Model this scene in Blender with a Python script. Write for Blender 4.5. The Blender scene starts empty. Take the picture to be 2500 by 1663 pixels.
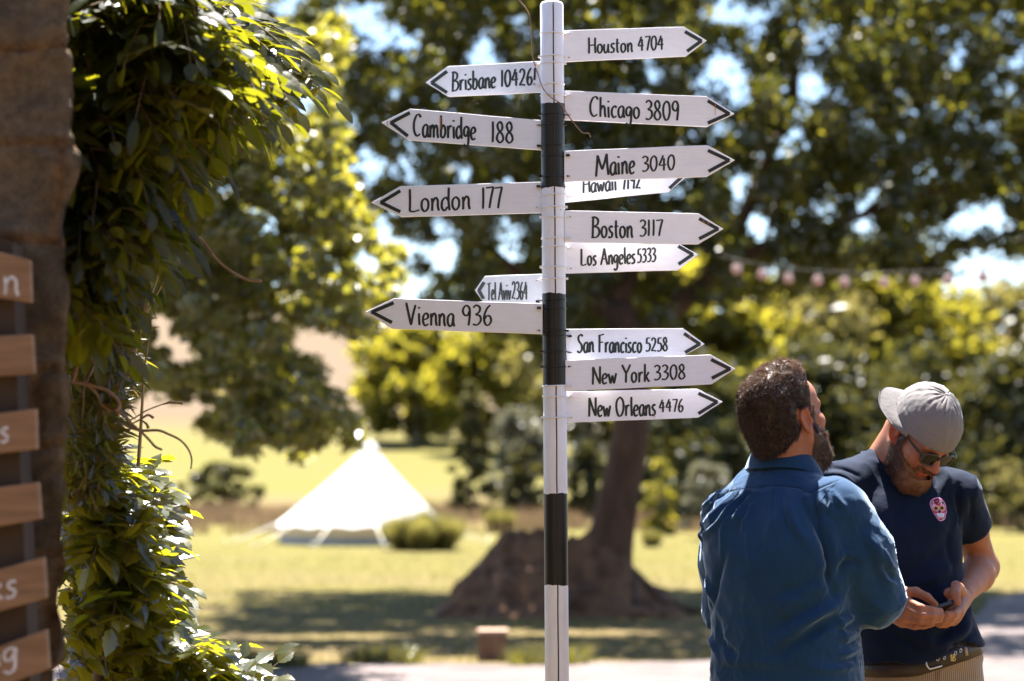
import bpy, bmesh, math, random
import numpy as np
from mathutils import Vector, Matrix
from mathutils.bvhtree import BVHTree
from mathutils import noise as mnoise

SC = bpy.context.scene
COL = SC.collection
R = math.radians
rng = np.random.default_rng(7)
random.seed(7)

# ------------------------------------------------------------------ camera
CAM_Z, PITCH, FPX = 1.45, R(4.377), 4514.0
cam_d = bpy.data.cameras.new('camera')
cam = bpy.data.objects.new('camera', cam_d)
COL.objects.link(cam)
cam.location = (0, 0, CAM_Z)
cam.rotation_euler = (R(90) + PITCH, 0, 0)
cam_d.sensor_width, cam_d.lens = 36.0, 65.0
cam_d.clip_start, cam_d.clip_end = 0.1, 3000
cam_d.dof.use_dof = True
cam_d.dof.focus_distance = 4.62
cam_d.dof.aperture_fstop = 2.3
SC.camera = cam
SC.render.resolution_x, SC.render.resolution_y = 1024, 681

# ------------------------------------------------------------------ sky, sun, exposure
SUN_EL, SUN_AZ = R(71), R(-4)          # azimuth to the right of straight ahead (+Y)
w = bpy.data.worlds.new('World'); SC.world = w; w.use_nodes = True
nt = w.node_tree; nt.nodes.clear()
sky = nt.nodes.new('ShaderNodeTexSky'); sky.sky_type = 'NISHITA'; sky.sun_disc = False
sky.sun_elevation = SUN_EL; sky.sun_rotation = SUN_AZ
sky.air_density, sky.dust_density, sky.ozone_density = 1.0, 0.4, 1.2
bg = nt.nodes.new('ShaderNodeBackground'); bg.inputs['Strength'].default_value = 0.05
wo = nt.nodes.new('ShaderNodeOutputWorld')
nt.links.new(sky.outputs[0], bg.inputs[0]); nt.links.new(bg.outputs[0], wo.inputs[0])
sl = bpy.data.lights.new('sun', 'SUN'); sl.energy = 5.0; sl.angle = R(0.5); sl.color = (1.0, 0.93, 0.84)
so = bpy.data.objects.new('sun', sl); COL.objects.link(so)
sd = Vector((math.sin(SUN_AZ) * math.cos(SUN_EL), math.cos(SUN_AZ) * math.cos(SUN_EL), math.sin(SUN_EL)))
so.rotation_euler = (-sd).to_track_quat('-Z', 'Y').to_euler()
so.location = sd * 30
SC.view_settings.view_transform = 'Standard'; SC.view_settings.look = 'None'
SC.view_settings.gamma = 1.0; SC.view_settings.use_curve_mapping = False
SC.view_settings.exposure = 2.7
SC.render.engine = 'CYCLES'
SC.cycles.max_bounces = 8; SC.cycles.transparent_max_bounces = 8
SC.cycles.diffuse_bounces = 4; SC.cycles.transmission_bounces = 6

# ------------------------------------------------------------------ picture -> place
FWD = Vector((0, math.cos(PITCH), math.sin(PITCH))); UPV = Vector((0, -math.sin(PITCH), math.cos(PITCH)))
CAMP = Vector((0, 0, CAM_Z))
def ray(x, y):
    return (FWD + Vector((1, 0, 0)) * ((x - 1250) / FPX) - UPV * ((y - 831.5) / FPX))
def at(x, y, Y):
    d = ray(x, y); return CAMP + d * (Y / d.y)
def gz(X, Y):                                       # height of the land
    t = max(0.0, Y - 30.0)
    z = 0.0006 * t * t if t < 190 else 0.0006 * 190 * 190 + 0.02 * (t - 190)
    return z * (1.0 + 0.0016 * max(-60, min(60, -X)))
def gnd(x, y):
    d = ray(x, y); t = 5.0
    for k in range(4000):
        p = CAMP + d * t
        if p.z <= gz(p.x, p.y): return p
        t += 0.02 + t * 0.002
    return p
def zdist(px, Y): return px * Y / FPX               # size in metres of px at distance Y

# ------------------------------------------------------------------ objects
def tag(o, label=None, cat=None, group=None, kind=None):
    if label: o['label'] = label
    if cat: o['category'] = cat
    if group: o['group'] = group
    if kind: o['kind'] = kind
    return o
def thing(name, label, cat, loc=(0, 0, 0), group=None):
    o = bpy.data.objects.new(name, None); COL.objects.link(o); o.location = loc
    o.empty_display_size = 0.1
    return tag(o, label, cat, group)
def link(name, me, mats, parent=None):
    o = bpy.data.objects.new(name, me); COL.objects.link(o)
    for m in (mats if isinstance(mats, (list, tuple)) else [mats]): me.materials.append(m)
    if parent:
        o.parent = parent
        T = Matrix.Identity(4)
        pp = parent
        off = Vector((0, 0, 0))
        while pp: off += pp.location; pp = pp.parent
        if off.length > 1e-9:                       # all meshes are authored in world coordinates
            o.location = (0, 0, 0)
            me.transform(Matrix.Translation(-off))
    return o
def fastmesh(name, V, F, smooth=False, mi=None):
    """V (n,3); F (m,k) constant k"""
    V = np.asarray(V, dtype=np.float32); F = np.asarray(F, dtype=np.int32)
    me = bpy.data.meshes.new(name)
    m, k = F.shape
    me.vertices.add(len(V)); me.vertices.foreach_set('co', V.ravel())
    me.loops.add(m * k); me.loops.foreach_set('vertex_index', F.ravel())
    me.polygons.add(m)
    me.polygons.foreach_set('loop_start', np.arange(0, m * k, k, dtype=np.int32))
    me.polygons.foreach_set('loop_total', np.full(m, k, dtype=np.int32))
    if mi is not None: me.polygons.foreach_set('material_index', np.asarray(mi, dtype=np.int32))
    me.update(calc_edges=True)
    if smooth: me.polygons.foreach_set('use_smooth', np.ones(m, dtype=bool))
    return me
class MB:
    def __init__(s): s.v = []; s.f = []; s.m = []; s.sm = []
    def add(s, vs, fs, mi=0, smooth=False):
        b = len(s.v); s.v += [tuple(v) for v in vs]
        for f in fs: s.f.append(tuple(b + i for i in f)); s.m.append(mi); s.sm.append(smooth)
    def box(s, c, h, M=None, mi=0):
        c = Vector(c); vs = []
        for sx in (-1, 1):
            for sy in (-1, 1):
                for sz in (-1, 1):
                    p = Vector((sx * h[0], sy * h[1], sz * h[2]))
                    if M is not None: p = M @ p
                    vs.append(c + p)
        s.add(vs, [(0, 1, 3, 2), (4, 6, 7, 5), (0, 4, 5, 1), (2, 3, 7, 6), (0, 2, 6, 4), (1, 5, 7, 3)], mi)
    def prism(s, pts, n, t, mi=0):                  # polygon pts (front), extruded by -n*t
        pts = [Vector(p) for p in pts]; n = Vector(n).normalized(); k = len(pts)
        s.add(pts + [p - n * t for p in pts],
              [tuple(range(k)), tuple(range(2 * k - 1, k - 1, -1))] + [(i, k + i, k + (i + 1) % k, (i + 1) % k) for i in range(k)], mi)
    def tube(s, pts, rad, n=8, mi=0, cap=True, squash=1.0):
        pts = [Vector(p) for p in pts]; k = len(pts)
        if not hasattr(rad, '__len__'): rad = [rad] * k
        vs = []; u = None
        for i, p in enumerate(pts):
            t = (pts[min(i + 1, k - 1)] - pts[max(i - 1, 0)])
            t = t.normalized() if t.length > 1e-9 else Vector((0, 0, 1))
            if u is None:
                u = t.cross(Vector((0.31, 0.17, 0.93)))
                if u.length < 1e-3: u = t.cross(Vector((1, 0, 0)))
            u = (u - t * u.dot(t)).normalized(); v = t.cross(u)
            for j in range(n):
                a = 2 * math.pi * j / n
                vs.append(p + (u * math.cos(a) + v * math.sin(a) * squash) * rad[i])
        fs = [(i * n + j, i * n + (j + 1) % n, (i + 1) * n + (j + 1) % n, (i + 1) * n + j) for i in range(k - 1) for j in range(n)]
        s.add(vs, fs, mi, True)
        if cap:
            b = len(s.v) - len(vs)
            s.f.append(tuple(b + j for j in reversed(range(n)))); s.m.append(mi); s.sm.append(False)
            s.f.append(tuple(b + (k - 1) * n + j for j in range(n))); s.m.append(mi); s.sm.append(False)
    def lathe(s, c, prof, n=24, mi=0, M=None):      # prof: (radius, z)
        vs = []
        for r_, z in prof:
            for j in range(n):
                a = 2 * math.pi * j / n; p = Vector((r_ * math.cos(a), r_ * math.sin(a), z))
                if M is not None: p = M @ p
                vs.append(Vector(c) + p)
        fs = [(i * n + j, i * n + (j + 1) % n, (i + 1) * n + (j + 1) % n, (i + 1) * n + j) for i in range(len(prof) - 1) for j in range(n)]
        s.add(vs, fs, mi, True)
    def build(s, name, mats, parent=None):
        me = bpy.data.meshes.new(name); me.from_pydata(s.v, [], s.f); me.update()
        me.polygons.foreach_set('material_index', s.m); me.polygons.foreach_set('use_smooth', s.sm)
        return link(name, me, mats, parent)
def bevel(o, w_, seg=2):
    md = o.modifiers.new('bevel', 'BEVEL'); md.width = w_; md.segments = seg; md.limit_method = 'ANGLE'
    return o
def catmull(P, n=8, closed=False):
    P = [np.array(p, float) for p in P]
    if len(P) < 3 and not closed:
        return [P[0] + (P[-1] - P[0]) * i / n for i in range(n + 1)]
    Q = ([P[-1]] + P + [P[0], P[1]]) if closed else ([2 * P[0] - P[1]] + P + [2 * P[-1] - P[-2]])
    out = []
    for i in range(1, len(Q) - 2):
        a, b, c, d = Q[i - 1:i + 3]
        for j in range(n):
            t = j / n
            out.append(0.5 * (2 * b + (c - a) * t + (2 * a - 5 * b + 4 * c - d) * t * t + (3 * b - a - 3 * c + d) * t ** 3))
    if not closed: out.append(P[-1])
    return out

# ------------------------------------------------------------------ materials
def nodes(name):
    m = bpy.data.materials.new(name); m.use_nodes = True
    t = m.node_tree; t.nodes.clear()
    o = t.nodes.new('ShaderNodeOutputMaterial')
    return m, t, o
def N(t, typ, **kw):
    n = t.nodes.new(typ)
    for k, v in kw.items():
        if k in n.inputs: n.inputs[k].default_value = v
        else: setattr(n, k, v)
    return n
def ramp(t, fac, stops):
    r = t.nodes.new('ShaderNodeValToRGB'); e = r.color_ramp.elements
    while len(e) > len(stops): e.remove(e[-1])
    while len(e) < len(stops): e.new(0.5)
    for i, (p, c) in enumerate(stops): e[i].position = p; e[i].color = (*c, 1) if len(c) == 3 else c
    t.links.new(fac, r.inputs[0]); return r.outputs[0]
def pmat(name, c1, c2=None, scale=20, rough=0.7, bump=0.0, bscale=None, detail=5, spec=0.4, stretch=None, metal=0.0, sheen=0.0, sss=0.0, lo=0.35, hi=0.65):
    m, t, o = nodes(name)
    b = N(t, 'ShaderNodeBsdfPrincipled', Roughness=rough, Metallic=metal)
    b.inputs['Specular IOR Level'].default_value = spec
    if sheen: b.inputs['Sheen Weight'].default_value = sheen
    if sss:
        b.inputs['Subsurface Weight'].default_value = sss; b.inputs['Subsurface Radius'].default_value = (0.012, 0.005, 0.003)
        b.inputs['Subsurface Scale'].default_value = 1.0
    tc = N(t, 'ShaderNodeTexCoord'); mp = N(t, 'ShaderNodeMapping')
    if stretch: mp.inputs['Scale'].default_value = stretch
    t.links.new(tc.outputs['Object'], mp.inputs[0])
    c2 = c2 or c1
    nz = N(t, 'ShaderNodeTexNoise', Scale=scale, Detail=detail, Roughness=0.6); t.links.new(mp.outputs[0], nz.inputs['Vector'])
    t.links.new(ramp(t, nz.outputs[0], [(lo, c1), (hi, c2)]), b.inputs['Base Color'])
    if bump:
        n2 = N(t, 'ShaderNodeTexNoise', Scale=bscale or scale * 3, Detail=6, Roughness=0.6); t.links.new(mp.outputs[0], n2.inputs['Vector'])
        bp = N(t, 'ShaderNodeBump', Strength=min(1.0, bump), Distance=0.01); t.links.new(n2.outputs[0], bp.inputs['Height'])
        t.links.new(bp.outputs[0], b.inputs['Normal'])
    t.links.new(b.outputs[0], o.inputs[0])
    return m
def painted(name, c1, c2, rough=.55, chip=(.30, .22, .16), axis=(1, 1, .08)):
    """brushed gloss paint on sawn wood: faint grain, brush marks, specks and small chips"""
    m, t, o = nodes(name)
    b = N(t, 'ShaderNodeBsdfPrincipled', Roughness=rough); b.inputs['Specular IOR Level'].default_value = .35
    tc = N(t, 'ShaderNodeTexCoord'); mp = N(t, 'ShaderNodeMapping'); mp.inputs['Scale'].default_value = axis; t.links.new(tc.outputs['Object'], mp.inputs[0])
    n0 = N(t, 'ShaderNodeTexNoise', Scale=11, Detail=6, Roughness=.65); n1 = N(t, 'ShaderNodeTexNoise', Scale=190, Detail=4); n2 = N(t, 'ShaderNodeTexNoise', Scale=75, Detail=5, Roughness=.75); n3 = N(t, 'ShaderNodeTexNoise', Scale=7, Detail=4)
    t.links.new(tc.outputs['Object'], n0.inputs['Vector']); t.links.new(mp.outputs[0], n1.inputs['Vector']); t.links.new(tc.outputs['Object'], n2.inputs['Vector']); t.links.new(tc.outputs['Object'], n3.inputs['Vector'])
    base = ramp(t, n0.outputs[0], [(.3, c1), (.7, c2)])
    gr = N(t, 'ShaderNodeMix', data_type='RGBA', blend_type='MULTIPLY'); gr.inputs[0].default_value = .22; t.links.new(base, gr.inputs[6]); t.links.new(ramp(t, n1.outputs[0], [(.34, (.80, .79, .78)), (.5, (1, 1, 1))]), gr.inputs[7])
    ad = N(t, 'ShaderNodeMath', operation='MULTIPLY_ADD'); t.links.new(n3.outputs[0], ad.inputs[0]); ad.inputs[1].default_value = .25; t.links.new(n2.outputs[0], ad.inputs[2])
    mx = N(t, 'ShaderNodeMix', data_type='RGBA'); t.links.new(ramp(t, ad.outputs[0], [(.828, (0, 0, 0)), (.842, (1, 1, 1))]), mx.inputs[0]); t.links.new(gr.outputs[2], mx.inputs[6]); mx.inputs[7].default_value = (*chip, 1)
    t.links.new(mx.outputs[2], b.inputs['Base Color'])
    bp = N(t, 'ShaderNodeBump', Strength=.35, Distance=.0012); t.links.new(n1.outputs[0], bp.inputs['Height']); t.links.new(bp.outputs[0], b.inputs['Normal'])
    t.links.new(b.outputs[0], o.inputs[0]); return m
def leafmat(name, cols, trans, tw=0.5, gloss=0.12, rough=0.35):
    """diffuse + light coming through + a waxy sheen; every leaf its own tint"""
    m, t, o = nodes(name)
    g = N(t, 'ShaderNodeNewGeometry')
    k = len(cols)
    dc = ramp(t, g.outputs['Random Per Island'], [(i / max(1, k - 1), c) for i, c in enumerate(cols)])
    k = len(trans)
    tcol = ramp(t, g.outputs['Random Per Island'], [(i / max(1, k - 1), c) for i, c in enumerate(trans)])
    d = N(t, 'ShaderNodeBsdfDiffuse'); tr = N(t, 'ShaderNodeBsdfTranslucent'); gl = N(t, 'ShaderNodeBsdfGlossy', Roughness=rough)
    gl.inputs['Color'].default_value = (0.9, 0.92, 0.95, 1)
    t.links.new(dc, d.inputs['Color']); t.links.new(tcol, tr.inputs['Color'])
    m1 = N(t, 'ShaderNodeMixShader'); m1.inputs[0].default_value = tw
    t.links.new(d.outputs[0], m1.inputs[1]); t.links.new(tr.outputs[0], m1.inputs[2])
    m2 = N(t, 'ShaderNodeMixShader'); m2.inputs[0].default_value = gloss
    t.links.new(m1.outputs[0], m2.inputs[1]); t.links.new(gl.outputs[0], m2.inputs[2])
    t.links.new(m2.outputs[0], o.inputs[0])
    return m
# ------------------------------------------------------------------ hand-painted letters (strokes of a flat pen; cap height 1)
GL = {
 'H': (.66, [[(.08,1),(.10,.5),(.09,0)], [(.56,.98),(.55,.5),(.58,.02)], [(.09,.50),(.55,.54)]]),
 'B': (.62, [[(.14,1),(.12,.5),(.10,.0)], [(.02,.97),(.22,1.0),(.46,.88),(.42,.64),(.14,.54)], [(.14,.54),(.46,.48),(.56,.24),(.38,.03),(.0,.0)]]),
 'C': (.62, [[(.56,.86),(.44,.99),(.24,.92),(.08,.60),(.10,.22),(.28,.02),(.52,.12)]]),
 'M': (.92, [[(.14,.96),(.10,.5),(.04,0)], [(.14,.96),(.30,.6),(.45,.30)], [(.45,.30),(.60,.62),(.74,1.0)], [(.74,1.0),(.78,.5),(.86,.03)]]),
 'L': (.58, [[(.08,1),(.09,.5),(.08,.03)], [(.08,.03),(.3,.02),(.56,.08)]]),
 'A': (.66, [[(.34,1),(.20,.5),(.02,0)], [(.34,1),(.46,.5),(.62,0)], [(.14,.36),(.52,.36)]]),
 'T': (.60, [[(.0,.90),(.26,.93),(.58,.98)], [(.30,.95),(.30,.5),(.28,0)]]),
 'V': (.66, [[(.02,1.02),(.16,.5),(.30,0)], [(.30,0),(.42,.5),(.56,.93)]]),
 'S': (.52, [[(.50,.90),(.34,1.0),(.12,.88),(.16,.64),(.38,.44),(.42,.18),(.22,.0),(.0,.10)]]),
 'F': (.56, [[(.12,.98),(.12,.5),(.11,0)], [(.0,.92),(.24,.96),(.54,1.02)], [(.12,.54),(.44,.58)]]),
 'N': (.68, [[(.08,.98),(.08,.5),(.06,0)], [(.08,.98),(.32,.48),(.58,.03)], [(.58,1.0),(.58,.5),(.58,.03)]]),
 'Y': (.62, [[(.0,1.0),(.16,.74),(.30,.52)], [(.60,1.0),(.44,.72),(.30,.52)], [(.30,.52),(.29,.3),(.28,0)]]),
 'O': (.72, [[(.34,1.0),(.10,.80),(.06,.42),(.22,.04),(.46,.06),(.62,.38),(.58,.80),(.34,1.0)]]),
 'a': (.46, [[(.38,.50),(.24,.58),(.06,.42),(.05,.14),(.18,.0),(.32,.14),(.37,.44)], [(.38,.52),(.37,.2),(.43,.0)]]),
 'b': (.46, [[(.08,1.0),(.08,.5),(.07,.04)], [(.07,.30),(.20,.56),(.36,.46),(.38,.20),(.24,.0),(.07,.06)]]),
 'c': (.40, [[(.36,.48),(.24,.57),(.08,.42),(.06,.16),(.18,.0),(.36,.08)]]),
 'd': (.48, [[(.38,.42),(.24,.57),(.07,.42),(.05,.14),(.18,.0),(.34,.16)], [(.39,1.0),(.38,.4),(.43,.0)]]),
 'e': (.42, [[(.06,.26),(.28,.32),(.36,.44),(.24,.57),(.08,.44),(.06,.16),(.18,.0),(.37,.08)]]),
 'g': (.46, [[(.38,.48),(.22,.57),(.06,.42),(.08,.18),(.24,.14),(.36,.42)], [(.39,.54),(.37,.1),(.34,-.22),(.20,-.34),(.04,-.24)]]),
 'h': (.46, [[(.08,1.0),(.08,.5),(.07,.0)], [(.08,.34),(.22,.56),(.34,.46),(.36,.2),(.40,.0)]]),
 'i': (.20, [[(.08,.55),(.09,.25),(.11,.0)], [(.07,.76),(.09,.84)]]),
 'k': (.44, [[(.08,1.0),(.08,.5),(.07,0)], [(.36,.54),(.22,.36),(.09,.26)], [(.16,.32),(.28,.12),(.42,.0)]]),
 'l': (.20, [[(.08,1.0),(.08,.5),(.12,.0)]]),
 'm': (.70, [[(.06,.56),(.07,.3),(.06,.0)], [(.07,.34),(.20,.57),(.30,.46),(.31,.0)], [(.31,.34),(.44,.57),(.56,.46),(.57,.2),(.62,.0)]]),
 'n': (.46, [[(.06,.56),(.08,.3),(.07,.0)], [(.08,.34),(.22,.57),(.34,.46),(.35,.2),(.40,.0)]]),
 'o': (.46, [[(.22,.57),(.07,.44),(.06,.16),(.20,.0),(.36,.14),(.37,.42),(.22,.57)]]),
 'r': (.36, [[(.06,.56),(.08,.3),(.07,.0)], [(.08,.34),(.20,.55),(.34,.52)]]),
 's': (.36, [[(.31,.50),(.20,.57),(.08,.46),(.14,.32),(.27,.22),(.25,.06),(.12,.0),(.02,.06)]]),
 't': (.32, [[(.13,.86),(.12,.4),(.15,.06),(.26,.02)], [(.0,.54),(.30,.58)]]),
 'u': (.48, [[(.06,.56),(.06,.2),(.16,.01),(.30,.12),(.36,.36)], [(.37,.56),(.37,.25),(.42,.0)]]),
 'v': (.42, [[(.02,.56),(.10,.3),(.19,.0)], [(.19,.0),(.29,.3),(.36,.56)]]),
 'w': (.62, [[(.02,.56),(.09,.3),(.16,.0)], [(.16,.0),(.24,.24),(.30,.46)], [(.30,.46),(.36,.2),(.42,.0)], [(.42,.0),(.50,.3),(.57,.57)]]),
 '0': (.54, [[(.26,1.0),(.09,.78),(.06,.36),(.20,.02),(.36,.08),(.46,.42),(.42,.84),(.26,1.0)]]),
 '1': (.26, [[(.12,1.0),(.13,.5),(.11,.0)]]),
 '2': (.52, [[(.04,.78),(.16,.98),(.36,.92),(.40,.68),(.22,.30),(.02,.03)], [(.02,.03),(.24,.06),(.48,.02)]]),
 '3': (.48, [[(.04,.88),(.20,1.0),(.38,.88),(.34,.66),(.15,.54)], [(.15,.54),(.38,.46),(.42,.22),(.24,.02),(.02,.06)]]),
 '4': (.54, [[(.30,1.0),(.16,.66),(.02,.36)], [(.02,.36),(.26,.36),(.50,.39)], [(.35,.82),(.35,.4),(.34,.0)]]),
 '5': (.48, [[(.12,.98),(.10,.76),(.08,.56)], [(.08,.56),(.28,.60),(.42,.40),(.36,.12),(.18,.0),(.0,.06)], [(.12,.98),(.26,.97),(.42,1.0)]]),
 '6': (.50, [[(.38,1.0),(.20,.80),(.07,.42),(.12,.08),(.28,.0),(.42,.20),(.36,.44),(.20,.46),(.09,.30)]]),
 '7': (.46, [[(.0,.96),(.22,.97),(.44,1.0)], [(.44,1.0),(.30,.5),(.20,.0)]]),
 '8': (.50, [[(.38,.84),(.24,1.0),(.09,.84),(.16,.60),(.36,.40),(.42,.16),(.24,.0),(.06,.16),(.12,.42),(.34,.62),(.38,.84)]]),
 '9': (.50, [[(.40,.72),(.28,.50),(.10,.58),(.07,.82),(.22,1.0),(.38,.88),(.41,.6),(.38,.25),(.34,.0)]]),
 '!': (.24, [[(.13,1.0),(.12,.6),(.10,.28)], [(.08,.08),(.10,.02)]]),
 ' ': (.30, []),
}
def text_ribbons(txt, p0, p1, cap, pen=None, thin=0.55):
    """quads (picture px) of a hand-lettered word from p0 to p1 along its baseline, letters cap px tall"""
    adv = [GL[c][0] for c in txt]; W = sum(adv) + 0.04 * (len(txt) - 1)
    p0 = np.array(p0, float); p1 = np.array(p1, float); L = np.linalg.norm(p1 - p0)
    ex = (p1 - p0) / W; ey = np.array([0.0, -cap])      # upright strokes stay upright on the board
    out = []; x = 0.0
    if pen is None: pen = (3.3 + .052 * cap) * (.72 if L / W < 21 else 1)
    for c, a in zip(txt, adv):
        jx, jy = random.uniform(-.012, .012), random.uniform(-.015, .015)
        for st in GL[c][1]:
            pts = [p0 + ex * (x + u + jx) + ey * (v + jy) for u, v in catmull(st, 5)]
            pts = [np.array(p) for p in pts]; n = len(pts); le = []; ri = []
            for i in range(n):
                t = pts[min(i + 1, n - 1)] - pts[max(i - 1, 0)]; t = t / (np.linalg.norm(t) + 1e-9)
                nib = abs(t[1] * 0.92 + t[0] * 0.25)
                wd = pen * (thin + (1 - thin) * nib) * 0.5
                if n > 3 and (i == 0 or i == n - 1): wd *= 0.85
                nn = np.array([-t[1], t[0]])
                le.append(pts[i] + nn * wd); ri.append(pts[i] - nn * wd)
            out.append((le, ri))
        x += a + 0.04
    return out

M_white = painted('white_paint', (.83, .84, .94), (.75, .755, .84))
M_board = painted('white_board_paint', (.84, .85, .95), (.77, .775, .86), axis=(.08, .08, 1))
M_black = painted('black_paint', (.010, .010, .010), (.024, .021, .019), rough=.4, chip=(.12, .09, .07))
M_ink = pmat('black_lettering', (.012, .016, .014), (.028, .032, .028), scale=60, rough=.6)
M_tie_w = pmat('clear_cable_tie', (.80, .80, .85), (.74, .74, .8), rough=.3)
M_tie_b = pmat('black_cable_tie', (.012, .012, .014), rough=.35)
M_rust = pmat('rust_streak', (.42, .13, .04), (.50, .20, .10), scale=90, rough=.8)
M_hole = pmat('drill_hole', (.25, .12, .05), (.45, .25, .12), scale=200, rough=.8)

PY = 4.6                                                # the post's distance
c4 = lambda x, y: (880 + .4073 * x, .4073 * y)
c5 = lambda x, y: (880 + .4073 * x, 540 + .4073 * y)
PT, PB = at(1347, 8, PY), at(1360, 1663, PY)
axis = (PT - PB).normalized()
foot = PB - axis * (PB.z / axis.z)
def post_at(z): return foot + axis * ((z - foot.z) / axis.z)
post = thing('signpost', 'white and black banded post carrying fourteen white arrow boards', 'signpost', foot)
PR = 0.0292
zs_px = [(8, 0), (255, 1), (461, 0), (718, 1), (941, 0), (1205, 1), (1428, 0)]
zband = [(at(1350, y, PY).z, m) for y, m in zs_px]
def build_post():
    mb = MB(); n = 40; lev = []
    top = zband[0][0]; cuts = [zb[0] for zb in zband[1:]]
    z = top
    rings = [(top + .0005, PR * .90, 0), (top - .004, PR, 0)]
    for i, c in enumerate(cuts): rings += [(c + .0001, PR, i + 1), (c - .0001, PR, i + 1)]
    rings += [(.35, PR, 0), (-.3, PR, 0)]
    vs = []
    for zi, (zz, r_, edge) in enumerate(rings):
        for j in range(n):
            a = 2 * math.pi * j / n
            e = (.0012 * math.sin(2 * a + edge * 2) + .0008 * math.sin(7 * a + edge * 3) + .0005 * math.sin(17 * a + edge)) if edge else 0
            rr = r_ * (1 + .008 * math.sin(2 * a + 1))
            p = post_at(zz + e) + Vector((rr * math.cos(a), rr * math.sin(a), 0)); vs.append(p)
    fs = []
    mi = []
    for i in range(len(rings) - 1):
        zz = (rings[i][0] + rings[i + 1][0]) / 2
        m_ = 0
        for zb, mm in zband:
            if zz < zb: m_ = mm
        for j in range(n): mb_f = (i * n + j, (i + 1) * n + j, (i + 1) * n + (j + 1) % n, i * n + (j + 1) % n); fs.append(mb_f); mi.append(m_)
    mb.v = [tuple(v) for v in vs]; mb.f = fs; mb.m = mi; mb.sm = [True] * len(fs)
    mb.f.append(tuple(range(n))); mb.m.append(0); mb.sm.append(False)
    pole = mb.build('pole', [M_white, M_black], post)
    sm = MB()                                          # the long drying crack that runs down the post
    pts = []
    for i in range(60):
        zz = top - .003 - i * (top + .2) / 60
        a = R(-90) + .10 + .012 * math.sin(i * 1.7) 
        pts.append(post_at(zz) + Vector((PR * 1.0 * math.cos(a), PR * 1.0 * math.sin(a), 0)))
    sm.tube(pts, .0016, 6); sm.build('crack', M_ink, pole)
    return pole
pole = build_post()
wire = MB()
wire.tube([PT + Vector((.002, -.01, -.002)), PT + Vector((.004, -.01, .02)), PT + Vector((.003, -.01, .05))], .0012, 6)
wire.build('top_wire', M_tie_w, post)

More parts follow.
